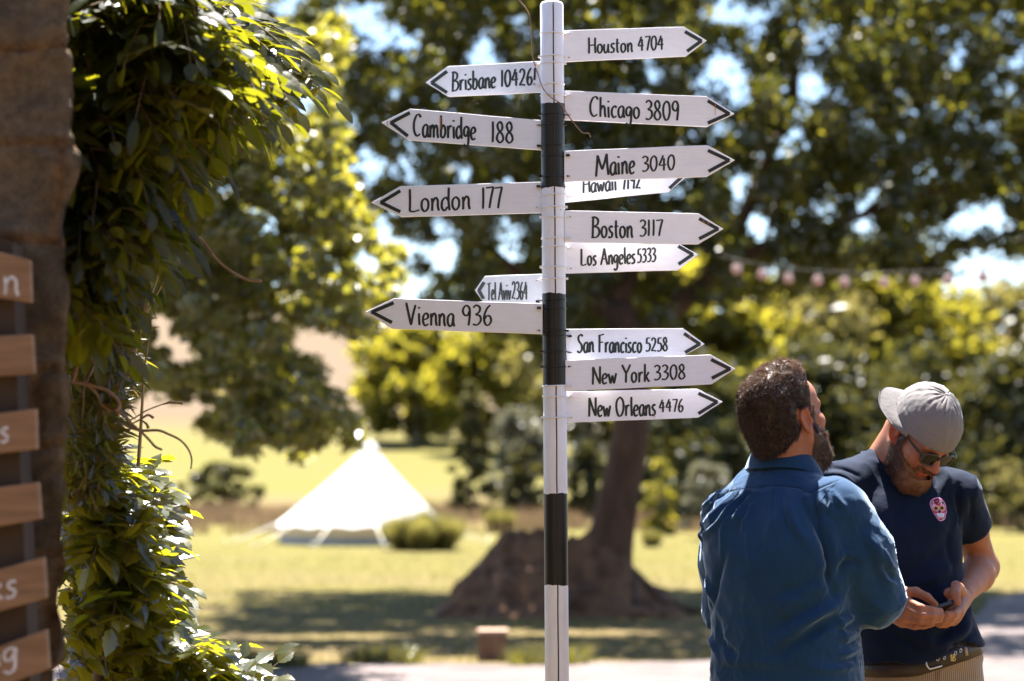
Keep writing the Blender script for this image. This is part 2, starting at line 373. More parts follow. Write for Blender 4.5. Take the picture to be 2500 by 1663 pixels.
LB = 0.445
SIGNS = [  # name, post-end top, post-end bottom, shoulder top, shoulder bottom, tip, chevron(3), texts, ties (picture y), depth shift
 ('Houston 4704', c4(1216,183), c4(1220,371), c4(1940,160), c4(1955,337), c4(2078,244), [c4(1945,190), c4(2056,246), c4(1958,308)],
  [('Houston', c4(1362,321), c4(1634,312), 39.5), ('4704', c4(1664,306), c4(1820,298), 35)], [c4(0,207), c4(0,345)], 'w', .0),
 ('Brisbane 10426!', c4(1084,366), c4(1084,552), c4(524,397), c4(524,580), c4(390,496), [c4(519,428), c4(414,496), c4(519,556)],
  [('Brisbane', c4(545,547), c4(812,527), 46), ('10426!', c4(840,521), c4(1054,508), 41)], [c4(0,388), c4(0,514)], 'w', .0),
 ('Chicago 3809', c4(1224,543), c4(1224,718), c4(2075,577), c4(2080,760), c4(2243,682), [c4(2082,604), c4(2222,682), c4(2082,738)],
  [('Chicago', c4(1370,699), c4(1678,712), 49), ('3809', c4(1708,716), c4(1914,722), 47)], [c4(0,575), c4(0,690)], 'wb', .0),
 ('Cambridge 188', c4(1092,722), c4(1090,900), c4(297,652), c4(285,840), c4(124,735), [c4(296,676), c4(170,736), c4(284,816)],
  [('Cambridge', c4(315,818), c4(694,838), 54), ('188', c4(780,855), c4(919,859), 51)], [c4(0,750), c4(0,876)], 'b', .0),
 ('Maine 3040', c4(1222,905), c4(1222,1090), c4(2080,870), c4(2080,1058), c4(2245,960), [c4(2083,902), c4(2222,961), c4(2086,1028)],
  [('Maine', c4(1408,1060), c4(1646,1040), 54), ('3040', c4(1688,1030), c4(1888,1018), 37)], [c4(0,932), c4(0,1056)], 'b', -.016),
 ('Hawaii 7192', c4(1224,1030), c4(1228,1215), c4(1862,962), c4(1848,1152), c4(1968,1048), [c4(1852,985), c4(1950,1050), c4(1852,1130)],
  [('Hawaii', c4(1330,1158), c4(1537,1142), 41), ('7192', c4(1566,1140), c4(1682,1128), 40)], [c4(0,1070), c4(0,1180)], 'bw', .022),
 ('London 177', c4(1088,1090), c4(1088,1276), c4(240,1115), c4(240,1300), c4(65,1215), [c4(239,1144), c4(110,1214), c4(239,1270)],
  [('London', c4(285,1272), c4(662,1256), 56), ('177', c4(722,1252), c4(850,1247), 52)], [c4(0,1118), c4(0,1244)], 'bw', .0),
 ('Boston 3117', c4(1224,1262), c5(1228,125), c4(2028,1280), c5(2028,138), c5(2178,47), [c4(2030,1310), c5(2156,47), c5(2030,106)],
  [('Boston', c5(1384,98), c5(1636,100), 50), ('3117', c5(1672,92), c5(1814,88), 40)], [c4(0,1300), c5(0,100)], 'w', -.014),
 ('Los Angeles 5333', c5(1226,118), c5(1230,313), c5(1898,128), c5(1905,295), c5(2025,200), [c5(1905,150), c5(2004,200), c5(1907,258)],
  [('Los Angeles', c5(1320,268), c5(1648,253), 41), ('5333', c5(1660,248), c5(1772,243), 34)], [c5(0,162), c5(0,284)], 'w', .022),
 ('Tel Aviv 2364', c5(1088,316), c5(1088,500), c5(745,330), c5(742,496), c5(685,415), [c5(741,366), c5(697,415), c5(737,466)],
  [('Tel Aviv', c5(758,472), c5(902,473), 43), ('2364', c5(908,468), c5(1002,470), 43)], [c5(0,355), c5(0,482)], 'wb', .018),
 ('Vienna 936', c5(1092,495), c5(1090,678), c5(200,463), c5(190,645), c5(28,545), [c5(199,490), c5(56,545), c5(189,608)],
  [('Vienna', c5(272,622), c5(566,633), 53), ('936', c5(606,628), c5(792,624), 49)], [c5(0,521), c5(0,655)], 'b', -.014),
 ('San Francisco 5258', c5(1226,647), c5(1236,832), c5(1935,643), c5(1945,805), c5(2065,737), [c5(1940,674), c5(2046,737), c5(1946,788)],
  [('San Francisco', c5(1300,788), c5(1688,788), 44), ('5258', c5(1710,780), c5(1842,779), 33)], [c5(0,690), c5(0,788)], 'b', .02),
 ('New York 3308', c5(1228,835), c5(1230,1018), c5(2098,800), c5(2105,978), c5(2248,885), [c5(2102,830), c5(2228,886), c5(2106,942)],
  [('New York', c5(1388,979), c5(1734,963), 44), ('3308', c5(1758,953), c5(1950,946), 36)], [c5(0,872), c5(0,986)], 'bw', -.014),
 ('New Orleans 4476', c5(1230,1022), c5(1234,1208), c5(2020,1005), c5(2025,1178), c5(2172,1083), [c5(2026,1032), c5(2150,1084), c5(2026,1154)],
  [('New Orleans', c5(1366,1172), c5(1772,1166), 47), ('4476', c5(1790,1146), c5(1938,1141), 31)], [c5(0,1052), c5(0,1178)], 'w', .012),
]
RUST = {'Cambridge 188': [(c4(480,702), c4(481,775), 7), (c4(161,724), c4(161,756), 4)], 'Chicago 3809': [(c4(2126,616), c4(2127,690), 4)],
        'Boston 3117': [(c4(2052,1322), c4(2064,1336), 5), (c5(2082,5), c5(2086,20), 5)], 'San Francisco 5258': [(c5(1974,684), c5(1978,706), 5)],
        'Los Angeles 5333': [(c5(1733,133), c5(1734,146), 4)], 'New Orleans 4476': [(c5(1764,1155), c5(1765,1180), 4)]}
def build_sign(spec):
    nm, et, eb, st, sb, tip, chev, texts, ties, tc, dy = spec
    Yh = PY + dy
    mid = ((et[0] + eb[0]) / 2, (et[1] + eb[1]) / 2)
    H = at(mid[0], mid[1], Yh)
    lo, hi = Yh, Yh + LB                             # how far the tip swings away from the viewer
    for _ in range(40):
        m_ = (lo + hi) / 2; T = at(tip[0], tip[1], m_)
        if math.hypot(T.x - H.x, T.y - H.y) < LB: lo = m_
        else: hi = m_
    T = at(tip[0], tip[1], lo)
    d = Vector((T.x - H.x, T.y - H.y, 0)).normalized()
    n = Vector((d.y, -d.x, 0))
    if n.y > 0: n = -n
    def pj(p, off=0.0):
        r_ = ray(*p); t = (H + n * off - CAMP).dot(n) / r_.dot(n); return CAMP + r_ * t
    mb = MB()
    out = [et, st, tip, sb, eb] if tip[0] > et[0] else [et, eb, sb, tip, st]
    def sub(a, b, k):                                # slightly uneven sawn edges
        return [tuple(a[i] + (b[i] - a[i]) * j / k + (random.uniform(-.5, .5) if (0 < j and i == 1) else 0) for i in (0, 1)) for j in range(k)]
    poly = []
    for i in range(len(out)): poly += sub(out[i], out[(i + 1) % len(out)], 5)
    pts = [pj(p) for p in poly]
    nn = sum(((pts[i] - pts[0]).cross(pts[i + 1] - pts[0]) for i in range(1, len(pts) - 1)), Vector())
    if nn.dot(n) < 0: pts.reverse()
    mb.prism(pts, n, .009)
    b = mb.build('arrow_board', M_board, post)
    bevel(b, .0012, 2)
    b['label'] = 'white arrow board lettered %s' % nm
    off = .0007
    for s, p0, p1, cap in texts:
        tx = MB()
        for le, ri in text_ribbons(s, p0, p1, cap):
            k = len(le)
            vs = [pj(p, off) for p in le] + [pj(p, off) for p in ri]
            tx.add(vs, [(i, i + 1, k + i + 1, k + i) for i in range(k - 1)])
            off += .000004
        tx.build('lettering', M_ink, b)
    ch = MB(); a, m_, c = [np.array(p) for p in chev]; m_ = m_ + np.array((-5.0 if tip[0] > et[0] else 5.0, 0))
    cw = 8.4
    def strip(p, q, o_):
        t = (q - p) / np.linalg.norm(q - p); k = np.array([-t[1], t[0]]) * cw / 2
        if abs(k[1]) < 1e-6: pass
        P_ = [p + k, q + k + t * 1.2, q - k + t * 1.2, p - k]
        # the painted bars end upright, like the board's shoulder
        P_ = [pj(tuple(v), o_) for v in P_]
        ch.add(P_, [(0, 1, 2, 3)])
    strip(a, m_, .0008); strip(c, m_, .00084)
    ch.build('arrow_mark', M_ink, b)
    if nm in RUST:
        for p, q, wd in RUST[nm]:
            rs = MB(); wd *= .4
            rs.add([pj((p[0] - wd / 2, p[1]), .0012), pj((p[0] + wd / 2, p[1]), .0012), pj((q[0] + wd / 3, q[1]), .0012), pj((q[0] - wd / 3, q[1]), .0012)], [(0, 1, 2, 3)])
            rs.build('rust_streak', M_rust, b)
    sg = 1 if tip[0] > et[0] else -1
    for i, ty in enumerate(ties):
        col = tc[min(i, len(tc) - 1)]
        hx = mid[0] + sg * 8
        hp = pj((hx, ty[1]), .001)
        zc = hp.z; tb = MB(); ring = []
        cz = post_at(zc)
        for j in range(29):
            a_ = 2 * math.pi * j / 28
            ring.append(cz + Vector(((PR + .0012) * math.cos(a_), (PR + .0012) * math.sin(a_), .0015 * math.sin(a_ + i))))
        tb.tube(ring, .0016, 6, cap=False)
        side = cz + Vector((sg * (PR + .001), -.004, 0))
        tb.tube([side, hp + n * .001], .0014, 6)
        tb.tube([hp + n * .0025, hp - n * .004], .0022, 8)
        knot = cz + Vector((-sg * (PR + .002), -.006, 0)) if (i + len(nm)) % 2 else hp + n * .003
        tb.box(knot, (.0046, .0032, .0028))
        tb.build('cable_tie', M_tie_w if col == 'w' else M_tie_b, b)
        hb = MB(); hb.tube([hp + n * .0031 + Vector((sg*.005,0,0)), hp - n * .002 + Vector((sg*.005,0,0))], .0013, 8); hb.build('drill_hole', M_hole, b)
for s in SIGNS: build_sign(s)

M_twig = pmat('dry_twig', (.20, .12, .08), (.34, .22, .15), scale=60, rough=.8)
td = MB()
pp = [(950,0),(1008,80),(1024,200),(1030,330),(1060,430),(1092,525),(1140,582),(1200,622),(1240,685),(1282,742),(1330,795),(1366,798),(1381,826)]
pts = [at(*c4(*p), PY - .036 - .010 * math.exp(-((i - 7) / 3) ** 2)) for i, p in enumerate(pp)]
pts = [Vector(p) for p in catmull([tuple(p) for p in pts], 6)]
pts = [pts[0] + Vector((-.05, .0, .09)), pts[0] + Vector((-.02, 0, .04))] + pts
td.tube(pts, [.0012 + .0006 * math.sin(i * .9) ** 2 for i in range(len(pts))], 6)
tag(td.build('dry_tendril', M_twig), 'thin dry brown tendril hanging over the top of the signpost', 'tendril')
# ------------------------------------------------------------------ land
def ground_mat():
    m, t, o = nodes('dry_meadow')
    b = N(t, 'ShaderNodeBsdfPrincipled', Roughness=.95); b.inputs['Specular IOR Level'].default_value = .1
    g = N(t, 'ShaderNodeNewGeometry'); sp = N(t, 'ShaderNodeSeparateXYZ'); t.links.new(g.outputs['Position'], sp.inputs[0])
    # bands: lawn -> rough meadow -> far stubble, with ragged borders
    n0 = N(t, 'ShaderNodeTexNoise', Scale=.12, Detail=4); t.links.new(g.outputs['Position'], n0.inputs['Vector'])
    ad = N(t, 'ShaderNodeMath', operation='MULTIPLY_ADD'); t.links.new(n0.outputs[0], ad.inputs[0]); ad.inputs[1].default_value = 14; t.links.new(sp.outputs['Y'], ad.inputs[2])
    dv = N(t, 'ShaderNodeMath', operation='DIVIDE'); t.links.new(ad.outputs[0], dv.inputs[0]); dv.inputs[1].default_value = 260
    band = ramp(t, dv.outputs[0], [(0.0, (0.121, 0.086, 0.034)), (.078, (0.121, 0.091, 0.036)), (.100, (0.113, 0.094, 0.028)), (.16, (0.102, 0.096, 0.019)),
                                   (.215, (0.106, 0.099, 0.020)), (.245, (0.121, 0.084, 0.034)), (.275, (0.113, 0.094, 0.029)), (.31, (0.102, 0.099, 0.019)), (.47, (0.106, 0.099, 0.021)), (.53, (.098, .074, .042)), (1.0, (.108, .082, .050))])
    n1 = N(t, 'ShaderNodeTexNoise', Scale=.55, Detail=6, Roughness=.65); mp = N(t, 'ShaderNodeMapping'); mp.inputs['Scale'].default_value = (.45, 1.4, 1)
    t.links.new(g.outputs['Position'], mp.inputs[0]); t.links.new(mp.outputs[0], n1.inputs['Vector'])
    n2 = N(t, 'ShaderNodeTexNoise', Scale=9, Detail=8, Roughness=.7); t.links.new(g.outputs['Position'], n2.inputs['Vector'])
    mx = N(t, 'ShaderNodeMix', data_type='RGBA', blend_type='MIX')
    t.links.new(ramp(t, n1.outputs[0], [(.38, (0, 0, 0)), (.62, (1, 1, 1))]), mx.inputs[0])
    t.links.new(band, mx.inputs[6])
    hs = N(t, 'ShaderNodeHueSaturation', Hue=.475, Saturation=.85, Value=1.12); t.links.new(band, hs.inputs['Color']); t.links.new(hs.outputs[0], mx.inputs[7])
    m2 = N(t, 'ShaderNodeMix', data_type='RGBA', blend_type='MULTIPLY'); m2.inputs[0].default_value = .6
    t.links.new(mx.outputs[2], m2.inputs[6]); t.links.new(ramp(t, n2.outputs[0], [(.3, (.45, .45, .42)), (.6, (1, 1, 1))]), m2.inputs[7])
    t.links.new(m2.outputs[2], b.inputs['Base Color'])
    bp = N(t, 'ShaderNodeBump', Strength=.8, Distance=.05); t.links.new(n2.outputs[0], bp.inputs['Height']); t.links.new(bp.outputs[0], b.inputs['Normal'])
    t.links.new(b.outputs[0], o.inputs[0]); return m
def build_ground():
    ys = list(np.arange(-14, 34, 1.0)) + list(np.arange(34, 300, 4.0)) + [320, 360, 420, 520, 700]
    xs = [-420, -260, -170, -110] + list(np.arange(-80, 81, 4.0)) + [110, 170, 260, 420]
    V = []; 
    for y in ys:
        for x in xs:
            z = gz(x, y) + (.03 * mnoise.noise(Vector((x * .3, y * .3, 0))) if y > 16 else 0)
            V.append((x, y, z))
    n = len(xs)
    F = [(j * n + i, j * n + i + 1, (j + 1) * n + i + 1, (j + 1) * n + i) for j in range(len(ys) - 1) for i in range(n - 1)]
    o = link('ground', fastmesh('ground', V, F, True), ground_mat()); tag(o, kind='structure')
build_ground()
M_gravel = pmat('pale_gravel', (.115, .094, .093), (.075, .06, .059), scale=2.2, rough=.95, bump=.6, bscale=60, detail=10)
rd = MB()
near = [(-26, 9.6), (-12, 10.0), (-3, 9.3), (4, 9.6), (26, 9.0)]  # unseen near edge, pulled back to cut light bounced off the gravel
edge = [(30, 26.5), (16, 26.2), (10, 25.6), (7.4, 24.8), (5.9, 22.8), (4.9, 19.6), (4.2, 17.2), (3.2, 15.6), (2.0, 14.95), (.9, 14.75), (-.3, 14.55), (-1.2, 14.7), (-2.1, 14.3), (-3.6, 15.0), (-6, 13.9), (-12, 13.5), (-26, 13)]
edge = [(p[0] + random.uniform(-.08, .08), p[1] + random.uniform(-.08, .08)) for p in catmull(edge, 5)]
rd.prism([(x, y, .035) for x, y in near + edge], (0, 0, 1), .06)
tag(rd.build('gravel_track', M_gravel), kind='structure')

# ------------------------------------------------------------------ leaf clouds
def leaf_quads(P, size, up=.35, aspect=.5, bend=.12, sizes=None, rs=None):
    """one folded leaf (4 triangles -> 2 quads over 6 points) at every point"""
    r_ = rs or rng; n = len(P)
    L = (sizes if sizes is not None else size * r_.uniform(.7, 1.3, n))[:, None]
    a = r_.normal(size=(n, 3)); a[:, 2] -= .35; a /= np.linalg.norm(a, axis=1)[:, None]           # leaf axis, drooping a little
    nn = r_.normal(size=(n, 3)); nn[:, 2] += up * 2; b = np.cross(a, nn); b /= np.linalg.norm(b, axis=1)[:, None] + 1e-9
    c = np.cross(b, a)
    W = L * aspect * .5
    base, tip = P - a * L * .5, P + a * L * .5
    m1, m2 = P - a * L * .12, P + a * L * .22
    l1, l2 = m1 + b * W + c * W * bend * 3, m1 - b * W + c * W * bend * 3
    V = np.stack([base, l1, tip, l2], 1)                                                           # diamond, folded along base-tip
    F = (np.arange(n)[:, None] * 4 + np.array([[0, 1, 2, 3]])).reshape(-1, 4)
    return V.reshape(-1, 3), F
def clump_points(C, rad, per, flat=.7, shell=.5):
    """points gathered in clumps round the centres C"""
    C = np.asarray(C); n = len(C); rad = np.broadcast_to(np.asarray(rad, float), (n,)); per = np.broadcast_to(np.asarray(per, int), (n,))
    out = []
    for c, r_, k in zip(C, rad, per):
        d = rng.normal(size=(k, 3)); d /= np.linalg.norm(d, axis=1)[:, None]
        rr = r_ * (1 - shell + shell * rng.random(k) ** .5) * (.55 + .6 * rng.random(k))
        p = d * rr[:, None]; p[:, 2] *= flat
        out.append(c + p)
    return np.concatenate(out)
def limb(mb, a, b, r0, r1, wob=.08, k=7, n=8):
    a, b = Vector(a), Vector(b); L = (b - a).length; pts = []
    for i in range(k + 1):
        t = i / k
        pts.append(a.lerp(b, t) + Vector((mnoise.noise(a * 3 + Vector((t * 2.2, 0, 0))), mnoise.noise(a * 3 + Vector((0, t * 2.2, 5))), mnoise.noise(a * 3 + Vector((9, t * 2.2, 0))))) * L * wob * math.sin(math.pi * min(1, t * .8 + .1)))
    mb.tube(pts, [r0 + (r1 - r0) * (i / k) for i in range(k + 1)], n)
    return pts
M_bark = pmat('brown_bark', (.042, .020, .010), (.088, .043, .022), scale=9, rough=.9, bump=1.0, bscale=30, stretch=(1, 1, .25))
M_bark2 = pmat('grey_bark', (.10, .085, .07), (.17, .14, .11), scale=9, rough=.9, bump=1.0, bscale=30, stretch=(1, 1, .25))
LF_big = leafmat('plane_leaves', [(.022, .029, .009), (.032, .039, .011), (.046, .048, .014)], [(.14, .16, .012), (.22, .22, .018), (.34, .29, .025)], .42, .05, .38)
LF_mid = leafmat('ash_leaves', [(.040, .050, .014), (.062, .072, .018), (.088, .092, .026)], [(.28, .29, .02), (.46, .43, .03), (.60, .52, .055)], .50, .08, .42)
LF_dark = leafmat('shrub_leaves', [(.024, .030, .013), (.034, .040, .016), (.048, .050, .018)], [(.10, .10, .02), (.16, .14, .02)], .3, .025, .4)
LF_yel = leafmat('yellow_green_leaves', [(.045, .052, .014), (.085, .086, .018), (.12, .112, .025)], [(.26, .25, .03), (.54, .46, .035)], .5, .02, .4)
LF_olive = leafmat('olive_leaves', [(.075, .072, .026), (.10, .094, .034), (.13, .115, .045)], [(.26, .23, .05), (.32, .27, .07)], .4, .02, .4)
LF_pale = leafmat('willow_leaves', [(.09, .09, .055), (.12, .115, .07), (.14, .132, .085)], [(.16, .16, .08), (.2, .19, .10)], .35, .08, .4)
LF_con = leafmat('conifer_leaves', [(.04, .042, .013), (.065, .064, .018)], [(.12, .11, .02), (.20, .17, .03)], .35, .02, .5)
LF_grassy = leafmat('grassy_leaves', [(.09, .088, .025), (.12, .11, .035), (.16, .13, .05)], [(.24, .22, .045), (.30, .26, .07)], .4, .06, .4)

def tree(name, label, cat, clumps, rads, per, leaf, size, trunk, mat, bark, group=None, aspect=.5, limbs=None, flat=.7, extra=None):
    """trunk: list of (point, radius); limbs: (from, to, r0, r1)"""
    b0 = trunk[0][0]
    root = thing(name, label, cat, (b0[0], b0[1], gz(b0[0], b0[1])), group)
    tb = MB()
    tp = catmull([tuple(p) + (r_,) for p, r_ in trunk], 6)
    tb.tube([p[:3] for p in tp], [p[3] for p in tp], 14)
    for l in (limbs or []): limb(tb, *l)
    tk = tb.build('trunk', bark, root)
    P = clump_points(clumps, rads, per, flat, .8)
    if extra is not None: P = np.concatenate([P, extra])
    V, F = leaf_quads(P, size, aspect=aspect)
    link('crown', fastmesh('crown', V, F), mat, root)
    return root

# the big tree whose crown roofs the picture ----------------------------------------------------
def big_tree():
    Yt = 21.0
    t0 = at(1488, 1470, Yt); t0.z = 0
    pts = [(t0, .40), (at(1484, 1390, Yt), .29), (at(1498, 1280, Yt), .25), (at(1523, 1150, Yt), .225), (at(1541, 1040, Yt), .21), (at(1540, 900, Yt + .3), .20), (at(1508, 760, Yt + .8), .20)]
    root = thing('broadleaf_tree', 'large spreading tree with dark leaning trunk rising from a bare root mound behind the signpost', 'tree', (t0.x, t0.y, 0))
    tb = MB()
    tp = catmull([tuple(p) + (r_,) for p, r_ in pts], 6)
    tb.tube([p[:3] for p in tp], [p[3] for p in tp], 16)
    F_ = at(1500, 760, Yt + .8); F2 = at(1522, 880, Yt + .4)
    arms = [(F_, at(1290, 690, 22.0), .15, .10), (at(1290, 690, 22.0), at(1080, 520, 22.6), .10, .05), (F_, at(1420, 380, 23.0), .16, .09), (at(1420, 380, 23), at(1330, 40, 24), .09, .05),
            (F2, at(1760, 640, 22.4), .14, .10), (at(1760, 640, 22.4), at(1935, 250, 23.4), .10, .07), (at(1935, 250, 23.4), at(1945, -120, 24), .07, .04), (at(1760, 640, 22.4), at(2120, 520, 23), .09, .05),
            (at(2120, 520, 23), at(2420, 420, 23.5), .05, .03), (F_, at(1640, 330, 24.5), .13, .08), (at(1640, 330, 24.5), at(1720, -200, 25), .08, .05), (F_, at(1180, 330, 24), .10, .05),
            (at(1180, 330, 24), at(1000, 120, 24.5), .05, .03)]
    for a in arms: limb(tb, *a, wob=.05)
    tb.build('trunk', M_bark, root)
    # bare earth and roots heaped round the foot
    V = []; nx, ny = 110, 70
    xs = np.linspace(-2.1, 1.05, nx); ys_ = np.linspace(-1.5, 1.6, ny)
    for j in ys_:
        for i in xs:
            x, y = i, j
            hx = float(np.interp(x, [-2.1, -1.95, -1.62, -1.2, -.9, -.3, 0, .15, .25, .4, .6, .9, 1.05], [0, .05, .36, .72, .80, .82, .90, .82, .54, .32, .18, .06, 0]))
            h = hx * math.exp(-abs((y - .15) / (.55 + .25 * hx)) ** 2.2)
            h += .17 * mnoise.noise(Vector((x * 2.4, y * 2.4, 1))) + .10 * (.5 - abs(mnoise.noise(Vector((x * 5, y * 5, 4))))) + .04 * mnoise.noise(Vector((x * 13, y * 13, 4))) 
            e = min(1, min(x + 2.1, 1.05 - x) / .35, (min(y + 1.5, 1.6 - y)) / .35)
            V.append((t0.x + x, t0.y + y, max(-.1, h * e - .06 * (1 - e))))
    F = [(j * nx + i, j * nx + i + 1, (j + 1) * nx + i + 1, (j + 1) * nx + i) for j in range(ny - 1) for i in range(nx - 1)]
    M_earth = pmat('bare_earth', (.062, .027, .012), (.155, .076, .036), scale=5, rough=.95, bump=1, bscale=14)
    link('root_mound', fastmesh('root_mound', V, F, True), M_earth, root)
    rb = MB()
    for (dx, dy, L, r_) in [(-1.5, -.7, 1, .09), (-.6, -1.3, 1, .10), (.5, -1.2, 1, .10), (1.0, -.5, 1, .09), (-1.7, .1, 1, .07), (.2, -1.4, 1, .08)]:
        pr = []
        for i in range(9):
            t = i / 8; x = dx * t; y = dy * t
            h = .55 * (1 - t) ** 1.6 + (.35 * math.exp(-((x + .72) / .5) ** 2) if dx < 0 else .05)
            pr.append((t0.x + x + .06 * math.sin(t * 7), t0.y + y, h * (1 - t * .55)))
        rb.tube(pr, [r_ * (1.25 - .9 * i / 8) for i in range(9)], 8)
    rb.build('roots', M_bark, root)
    # crown: clumps everywhere in the roof except where the sky shows through
    gaps = [(760, 235, 75), (1170, 120, 50), (1240, 200, 30), (965, 90, 28), (1010, 90, 32), (965, 610, 82), (930, 670, 66), (1070, 640, 40), (1100, 560, 40), (1230, 590, 45), (1760, 30, 70), (1830, 60, 40), (1740, 150, 45),
            (2000, 95, 42), (1960, 215, 38), (1800, 200, 40), (1775, 320, 32), (2020, 240, 26), (2200, 235, 36), (2290, 260, 30), (2110, 310, 22), (2420, 70, 28), (2115, 555, 42), (2020, 500, 22), (1815, 530, 36), (1840, 570, 28),
            (2290, 550, 26), (2350, 570, 34), (2420, 620, 34), (2480, 670, 50), (880, 30, 70), (700, 20, 60), (820, 420, 40), (900, 400, 36), (1130, 430, 24), (950, 530, 30), (2380, 500, 30), (2250, 420, 20)]
    C = []; rad = []
    def inreg(px, py):
        if px < 640: return False
        low = np.interp(px, [640, 800, 880, 1000, 1100, 1250, 1400, 1550, 1750, 1950, 2150, 2300, 2420, 2500, 2700], [330, 440, 620, 720, 770, 820, 850, 810, 730, 710, 680, 670, 650, 630, 620])
        return py < low
    tries = 0
    while len(C) < 2000 and tries < 40000:
        tries += 1
        px, py = random.uniform(620, 2760), random.uniform(-340, 850)
        if not inreg(px, py): continue
        r_px = random.uniform(20, 48)
        if any((px - gx) ** 2 + (py - gy) ** 2 < (gr * .62 + r_px * .45) ** 2 for gx, gy, gr in gaps): continue
        Y = random.uniform(20.6, 26.5) if py > 100 else random.uniform(20.8, 28)
        C.append(at(px, py, Y)); rad.append(zdist(r_px, Y) * 1.45)
    P = clump_points(C, rad, 95, 1.0, .8)
    # the high, unseen top of the crown that keeps the roof in shade
    n2 = 34000; d = rng.normal(size=(n2, 3)); d /= np.linalg.norm(d, axis=1)[:, None]; d[:, 2] = abs(d[:, 2])
    Q = np.array([t0.x + 1.4, 22.9, 8.2]) + d * np.array([6.8, 4.6, 3.9]) * (.75 + .3 * rng.random((n2, 1)))
    k = np.sin(Q[:, 0] * 1.3 + 1) * np.sin(Q[:, 1] * 3.1) + np.sin(Q[:, 2] * 2.3 + Q[:, 0]) * .6
    Q = Q[k > .02]
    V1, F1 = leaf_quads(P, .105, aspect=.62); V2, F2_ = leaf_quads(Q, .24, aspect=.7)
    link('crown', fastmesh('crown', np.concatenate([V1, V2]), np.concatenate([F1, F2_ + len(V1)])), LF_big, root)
big_tree()

# the sunlit tree at the left, its low boughs hanging over the lawn --------------------------------
def left_tree():
    C, rad = [], []
    poly = [(250, -200), (560, -160), (690, 60), (760, 60), (800, 20), (850, 90), (800, 260), (840, 350), (850, 430), (900, 560), (985, 620), (960, 720), (900, 760), (915, 800), (905, 850), (800, 790), (700, 800), (690, 850), (770, 900),
            (800, 960), (880, 1000), (860, 1080), (800, 1060), (740, 1120), (640, 1060), (600, 1110), (500, 1060), (420, 1000), (340, 1000), (250, 900)]
    def inside(x, y):
        c = False; j = len(poly) - 1
        for i in range(len(poly)):
            (xi, yi), (xj, yj) = poly[i], poly[j]
            if (yi > y) != (yj > y) and x < (xj - xi) * (y - yi) / (yj - yi) + xi: c = not c
            j = i
        return c
    gaps = [(750, 215, 60), (720, 290, 40), (770, 40, 40), (640, 30, 26), (800, 850, 50), (440, 860, 48), (400, 800, 40), (370, 990, 60), (480, 1000, 40), (900, 650, 30)]
    while len(C) < 1250:
        x, y = random.uniform(230, 980), random.uniform(-200, 1130)
        r_px = random.uniform(20, 46)
        if not inside(x, y) or any((x - a) ** 2 + (y - b) ** 2 < (g * .65 + r_px * .45) ** 2 for a, b, g in gaps): continue
        Y = random.uniform(12.8, 16.0)
        C.append(at(x, y, Y)); rad.append(zdist(r_px, Y) * 1.15)
    b = at(225, 1400, 15.0); b.z = 0
    top = at(420, 300, 14.3)
    tr = [(b, .17), (at(232, 1200, 15.0), .14), (at(240, 900, 15.0), .12), (at(255, 600, 15.0), .10), (at(300, 250, 15.0), .07)]
    lm = [(at(242, 880, 15.0), at(560, 1000, 14.2), .06, .03), (at(560, 1000, 14.2), at(800, 1040, 13.8), .03, .012), (at(250, 700, 15.0), at(640, 720, 14.2), .06, .03), (at(640, 720, 14.2), at(860, 700, 13.2), .03, .012),
          (at(268, 500, 15.0), at(690, 480, 13.6), .05, .02), (at(286, 350, 15.0), at(640, 200, 13.8), .045, .02)]
    root = tree('ash_tree', 'sunlit yellow green tree with low hanging boughs between the leafy wall and the signpost', 'tree', C, rad, 85, None, .072, tr, LF_mid, M_bark2, limbs=lm, aspect=.55)
left_tree()

# trees and bushes farther off --------------------------------------------------------------------
def bush(name, label, cat, box, Y, mat, size, n_cl, per, bark=M_bark2, group=None, shape='dome', aspect=.5, depth=None, base=None):
    """box: picture px (x0, y0, x1, y1) it fills at distance Y"""
    x0, y0, x1, y1 = box; cx = (x0 + x1) / 2
    p0 = at(cx, y1, Y); g0 = gz(p0.x, Y)
    Wd, Ht = zdist(x1 - x0, Y), zdist(y1 - y0, Y)
    zb = g0 if base is None else p0.z
    zt = at(cx, y0, Y).z
    C, rad = [], []
    n_cl = int(n_cl * 1.7)
    for i in range(n_cl):
        t = random.random() ** .8; a = random.uniform(0, 2 * math.pi); r_ = math.sqrt(random.random())
        if shape == 'cone': wd = (1 - t) ** .8 * .5 + .04
        elif shape == 'lift': wd = .5 * math.sqrt(max(.05, 1 - (t * 1.9 - .9) ** 2))
        else: wd = .5 * math.sqrt(max(.03, 1 - (t * .97) ** 2.2))
        lo = zb if shape != 'lift' else zb + (zt - zb) * .14
        C.append((p0.x + math.cos(a) * r_ * wd * Wd, Y + math.sin(a) * r_ * wd * (depth or Wd), lo + (zt - lo) * t * .93))
        rad.append(min(Wd, Ht) * random.choice((.07, .11, .16, .24)) * random.uniform(.8, 1.2))
    tr = [(Vector((p0.x, Y, g0 - .1)), max(.04, Wd * .03)), (Vector((p0.x + Wd * .01, Y, g0 + (zt - g0) * .4)), max(.03, Wd * .022)), (Vector((p0.x, Y, g0 + (zt - g0) * .85)), .03)]
    lm = [(tr[1][0], Vector(C[k]), max(.02, Wd * .012), .015) for k in range(min(7, n_cl))]
    return tree(name, label, cat, C, rad, per, None, size, tr, mat, bark, group=group, limbs=lm, aspect=aspect)
G1 = 'sunlit trees at the edge of the field'
bush('field_tree', 'tall yellow green tree lit by sun directly behind the San Francisco board', 'tree', (1480, 600, 1960, 1200), 62, LF_yel, .46, 60, 130, group=G1, shape='lift')
